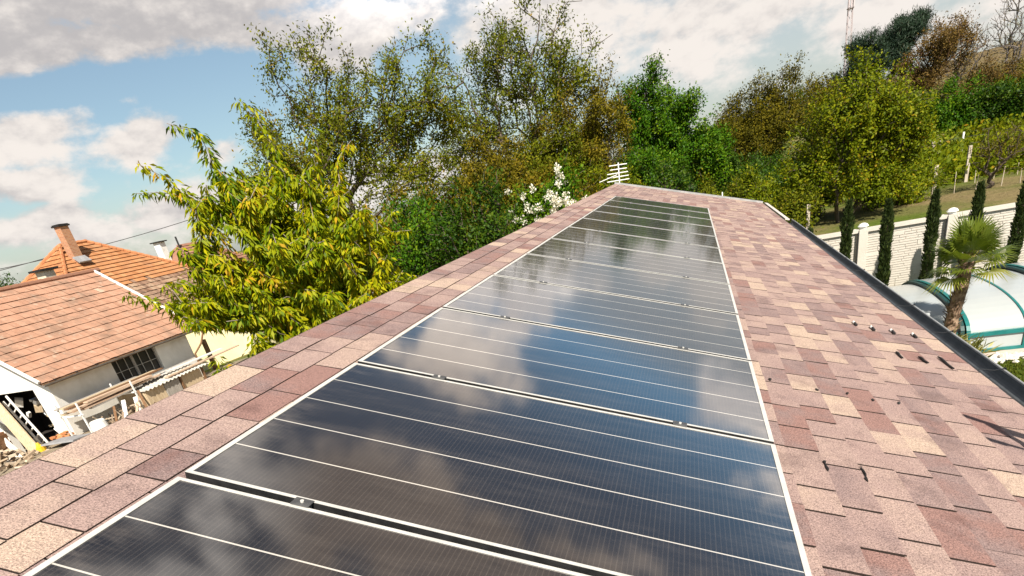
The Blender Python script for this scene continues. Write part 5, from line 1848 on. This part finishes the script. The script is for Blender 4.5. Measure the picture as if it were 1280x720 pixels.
# ------------------------------------------------------------------ slope furniture: posts, stakes, lattice mast
PL_ = [(12.5, 36.0, 1.1, 0.13, 'post_pale', 'thick pale fence post on the slope, left of the white one'), (12.85, 36.3, 1.05, 0.09, 'post_pale', 'thin pale fence post right next to the thick one'), (13.7, 36.0, 1.25, 0.07, 'white_paint', 'white fence post with a bright top on the slope'), (11.0, 27.0, 1.2, 0.10, 'post_pale', 'grey concrete post on the grass behind the fence'), (9.55, 25.5, 0.9, 0.11, 'post_pale', 'short pale post where the vine leaves meet the bare strip'), (4.75, 20.5, 0.95, 0.09, 'post_pale', 'pale post behind the gutter end of the roof'), (1.9, 19.5, 1.85, 0.03, 'white_paint', 'thin white pole behind the far trim of the roof, left of two'), (2.25, 19.5, 1.95, 0.03, 'white_paint', 'thin white pole behind the far trim of the roof, right of two')]
for x, y, h, w, m_, lab in PL_:
    b = MB()
    z0 = gzf(x, y)
    b.beam((x, y, z0 - 0.2), (x, y, z0 + h), w, w)
    tag(b.build('fence_post', M[m_]), lab, 'post', 'posts on the slope')
rs = np.random.RandomState(15)
vs_ = []
k = 0
for j, y in enumerate((24.3, 26.3)):
    for i in range(9):
        x = 8.6 + i * 0.62 + rs.uniform(-.1, .1)
        b = MB()
        z0 = gzf(x, y)
        b.tube([(x, y, z0 - 0.1), (x + rs.uniform(-.03, .03), y, z0 + rs.uniform(0.4, 0.62))], 0.013, 5)
        tag(b.build('vine_stake', M['stake']), 'thin vine stake standing in the bare strip, %s row' % ('nearer' if j == 0 else 'farther'), 'stake', 'vine stakes of the %s row in the bare strip' % ('nearer' if j == 0 else 'farther'))
for zz, lab in ((1.0, 'upper'), (0.6, 'lower')):
    pts = []
    for x in np.linspace(10.5, 24, 20):
        pts.append((x, 36.0, gzf(x, 36.0) + zz + 0.04 * math.sin(x * 2)))
    b = MB()
    b.tube(pts, 0.008, 4)
    tag(b.build('fence_wire', M['wire']), '%s wire strung between the posts on the slope' % lab, 'wire', 'wires of the slope fence')
mt = thing('lattice_mast', 'distant steel lattice mast above the trees', 'mast', (27.9, 136.3, gzf(27.9, 136.3)))
b = MB()
z0, z1 = gzf(27.9, 136.3) - 0.5, 17.6
wb, wt = 0.95, 0.6
for sx in (-1, 1):
    for sy in (-1, 1):
        b.beam((27.8 + sx * wb / 2, 136.3 + sy * wb / 2, z0), (27.8 + sx * wt / 2, 136.3 + sy * wt / 2, z1), 0.09, 0.09)
nb_ = 11
for i in range(nb_):
    t0, t1 = i / nb_, (i + 1) / nb_
    w0, w1 = wb + (wt - wb) * t0, wb + (wt - wb) * t1
    za, zb = z0 + (z1 - z0) * t0, z0 + (z1 - z0) * t1
    for sy in (-1, 1):
        b.beam((27.8 - w0 / 2, 136.3 + sy * w0 / 2, za), (27.8 + w1 / 2, 136.3 + sy * w1 / 2, zb), 0.045, 0.045)
        b.beam((27.8 + w0 / 2, 136.3 + sy * w0 / 2, za), (27.8 - w1 / 2, 136.3 + sy * w1 / 2, zb), 0.045, 0.045)
part(b, 'lattice', M['red_steel'], mt)
b = MB()
b.box((27.8, 136.3, 15.6), (1.0, 1.0, 0.10))
for sx in (-0.38, 0, 0.38):
    b.box((27.8 + sx, 135.6, 16.3), (0.2, 0.2, 1.2))
part(b, 'antenna_platform', M['red_steel'], mt)
# distant tree low at the left edge
tree('distant_tree', 'small dark green tree far off at the left edge below the wires', 'tree', (-45.0, 31.5, -8.0), [((-44.6, 31.2, 0.2), (1.6, 1.6, 1.5), 18, 7, 0.35)], 'leaf_dark', 0.25, 0.13, 12, 0.25, 400, rmax=0.12, step=0.8)
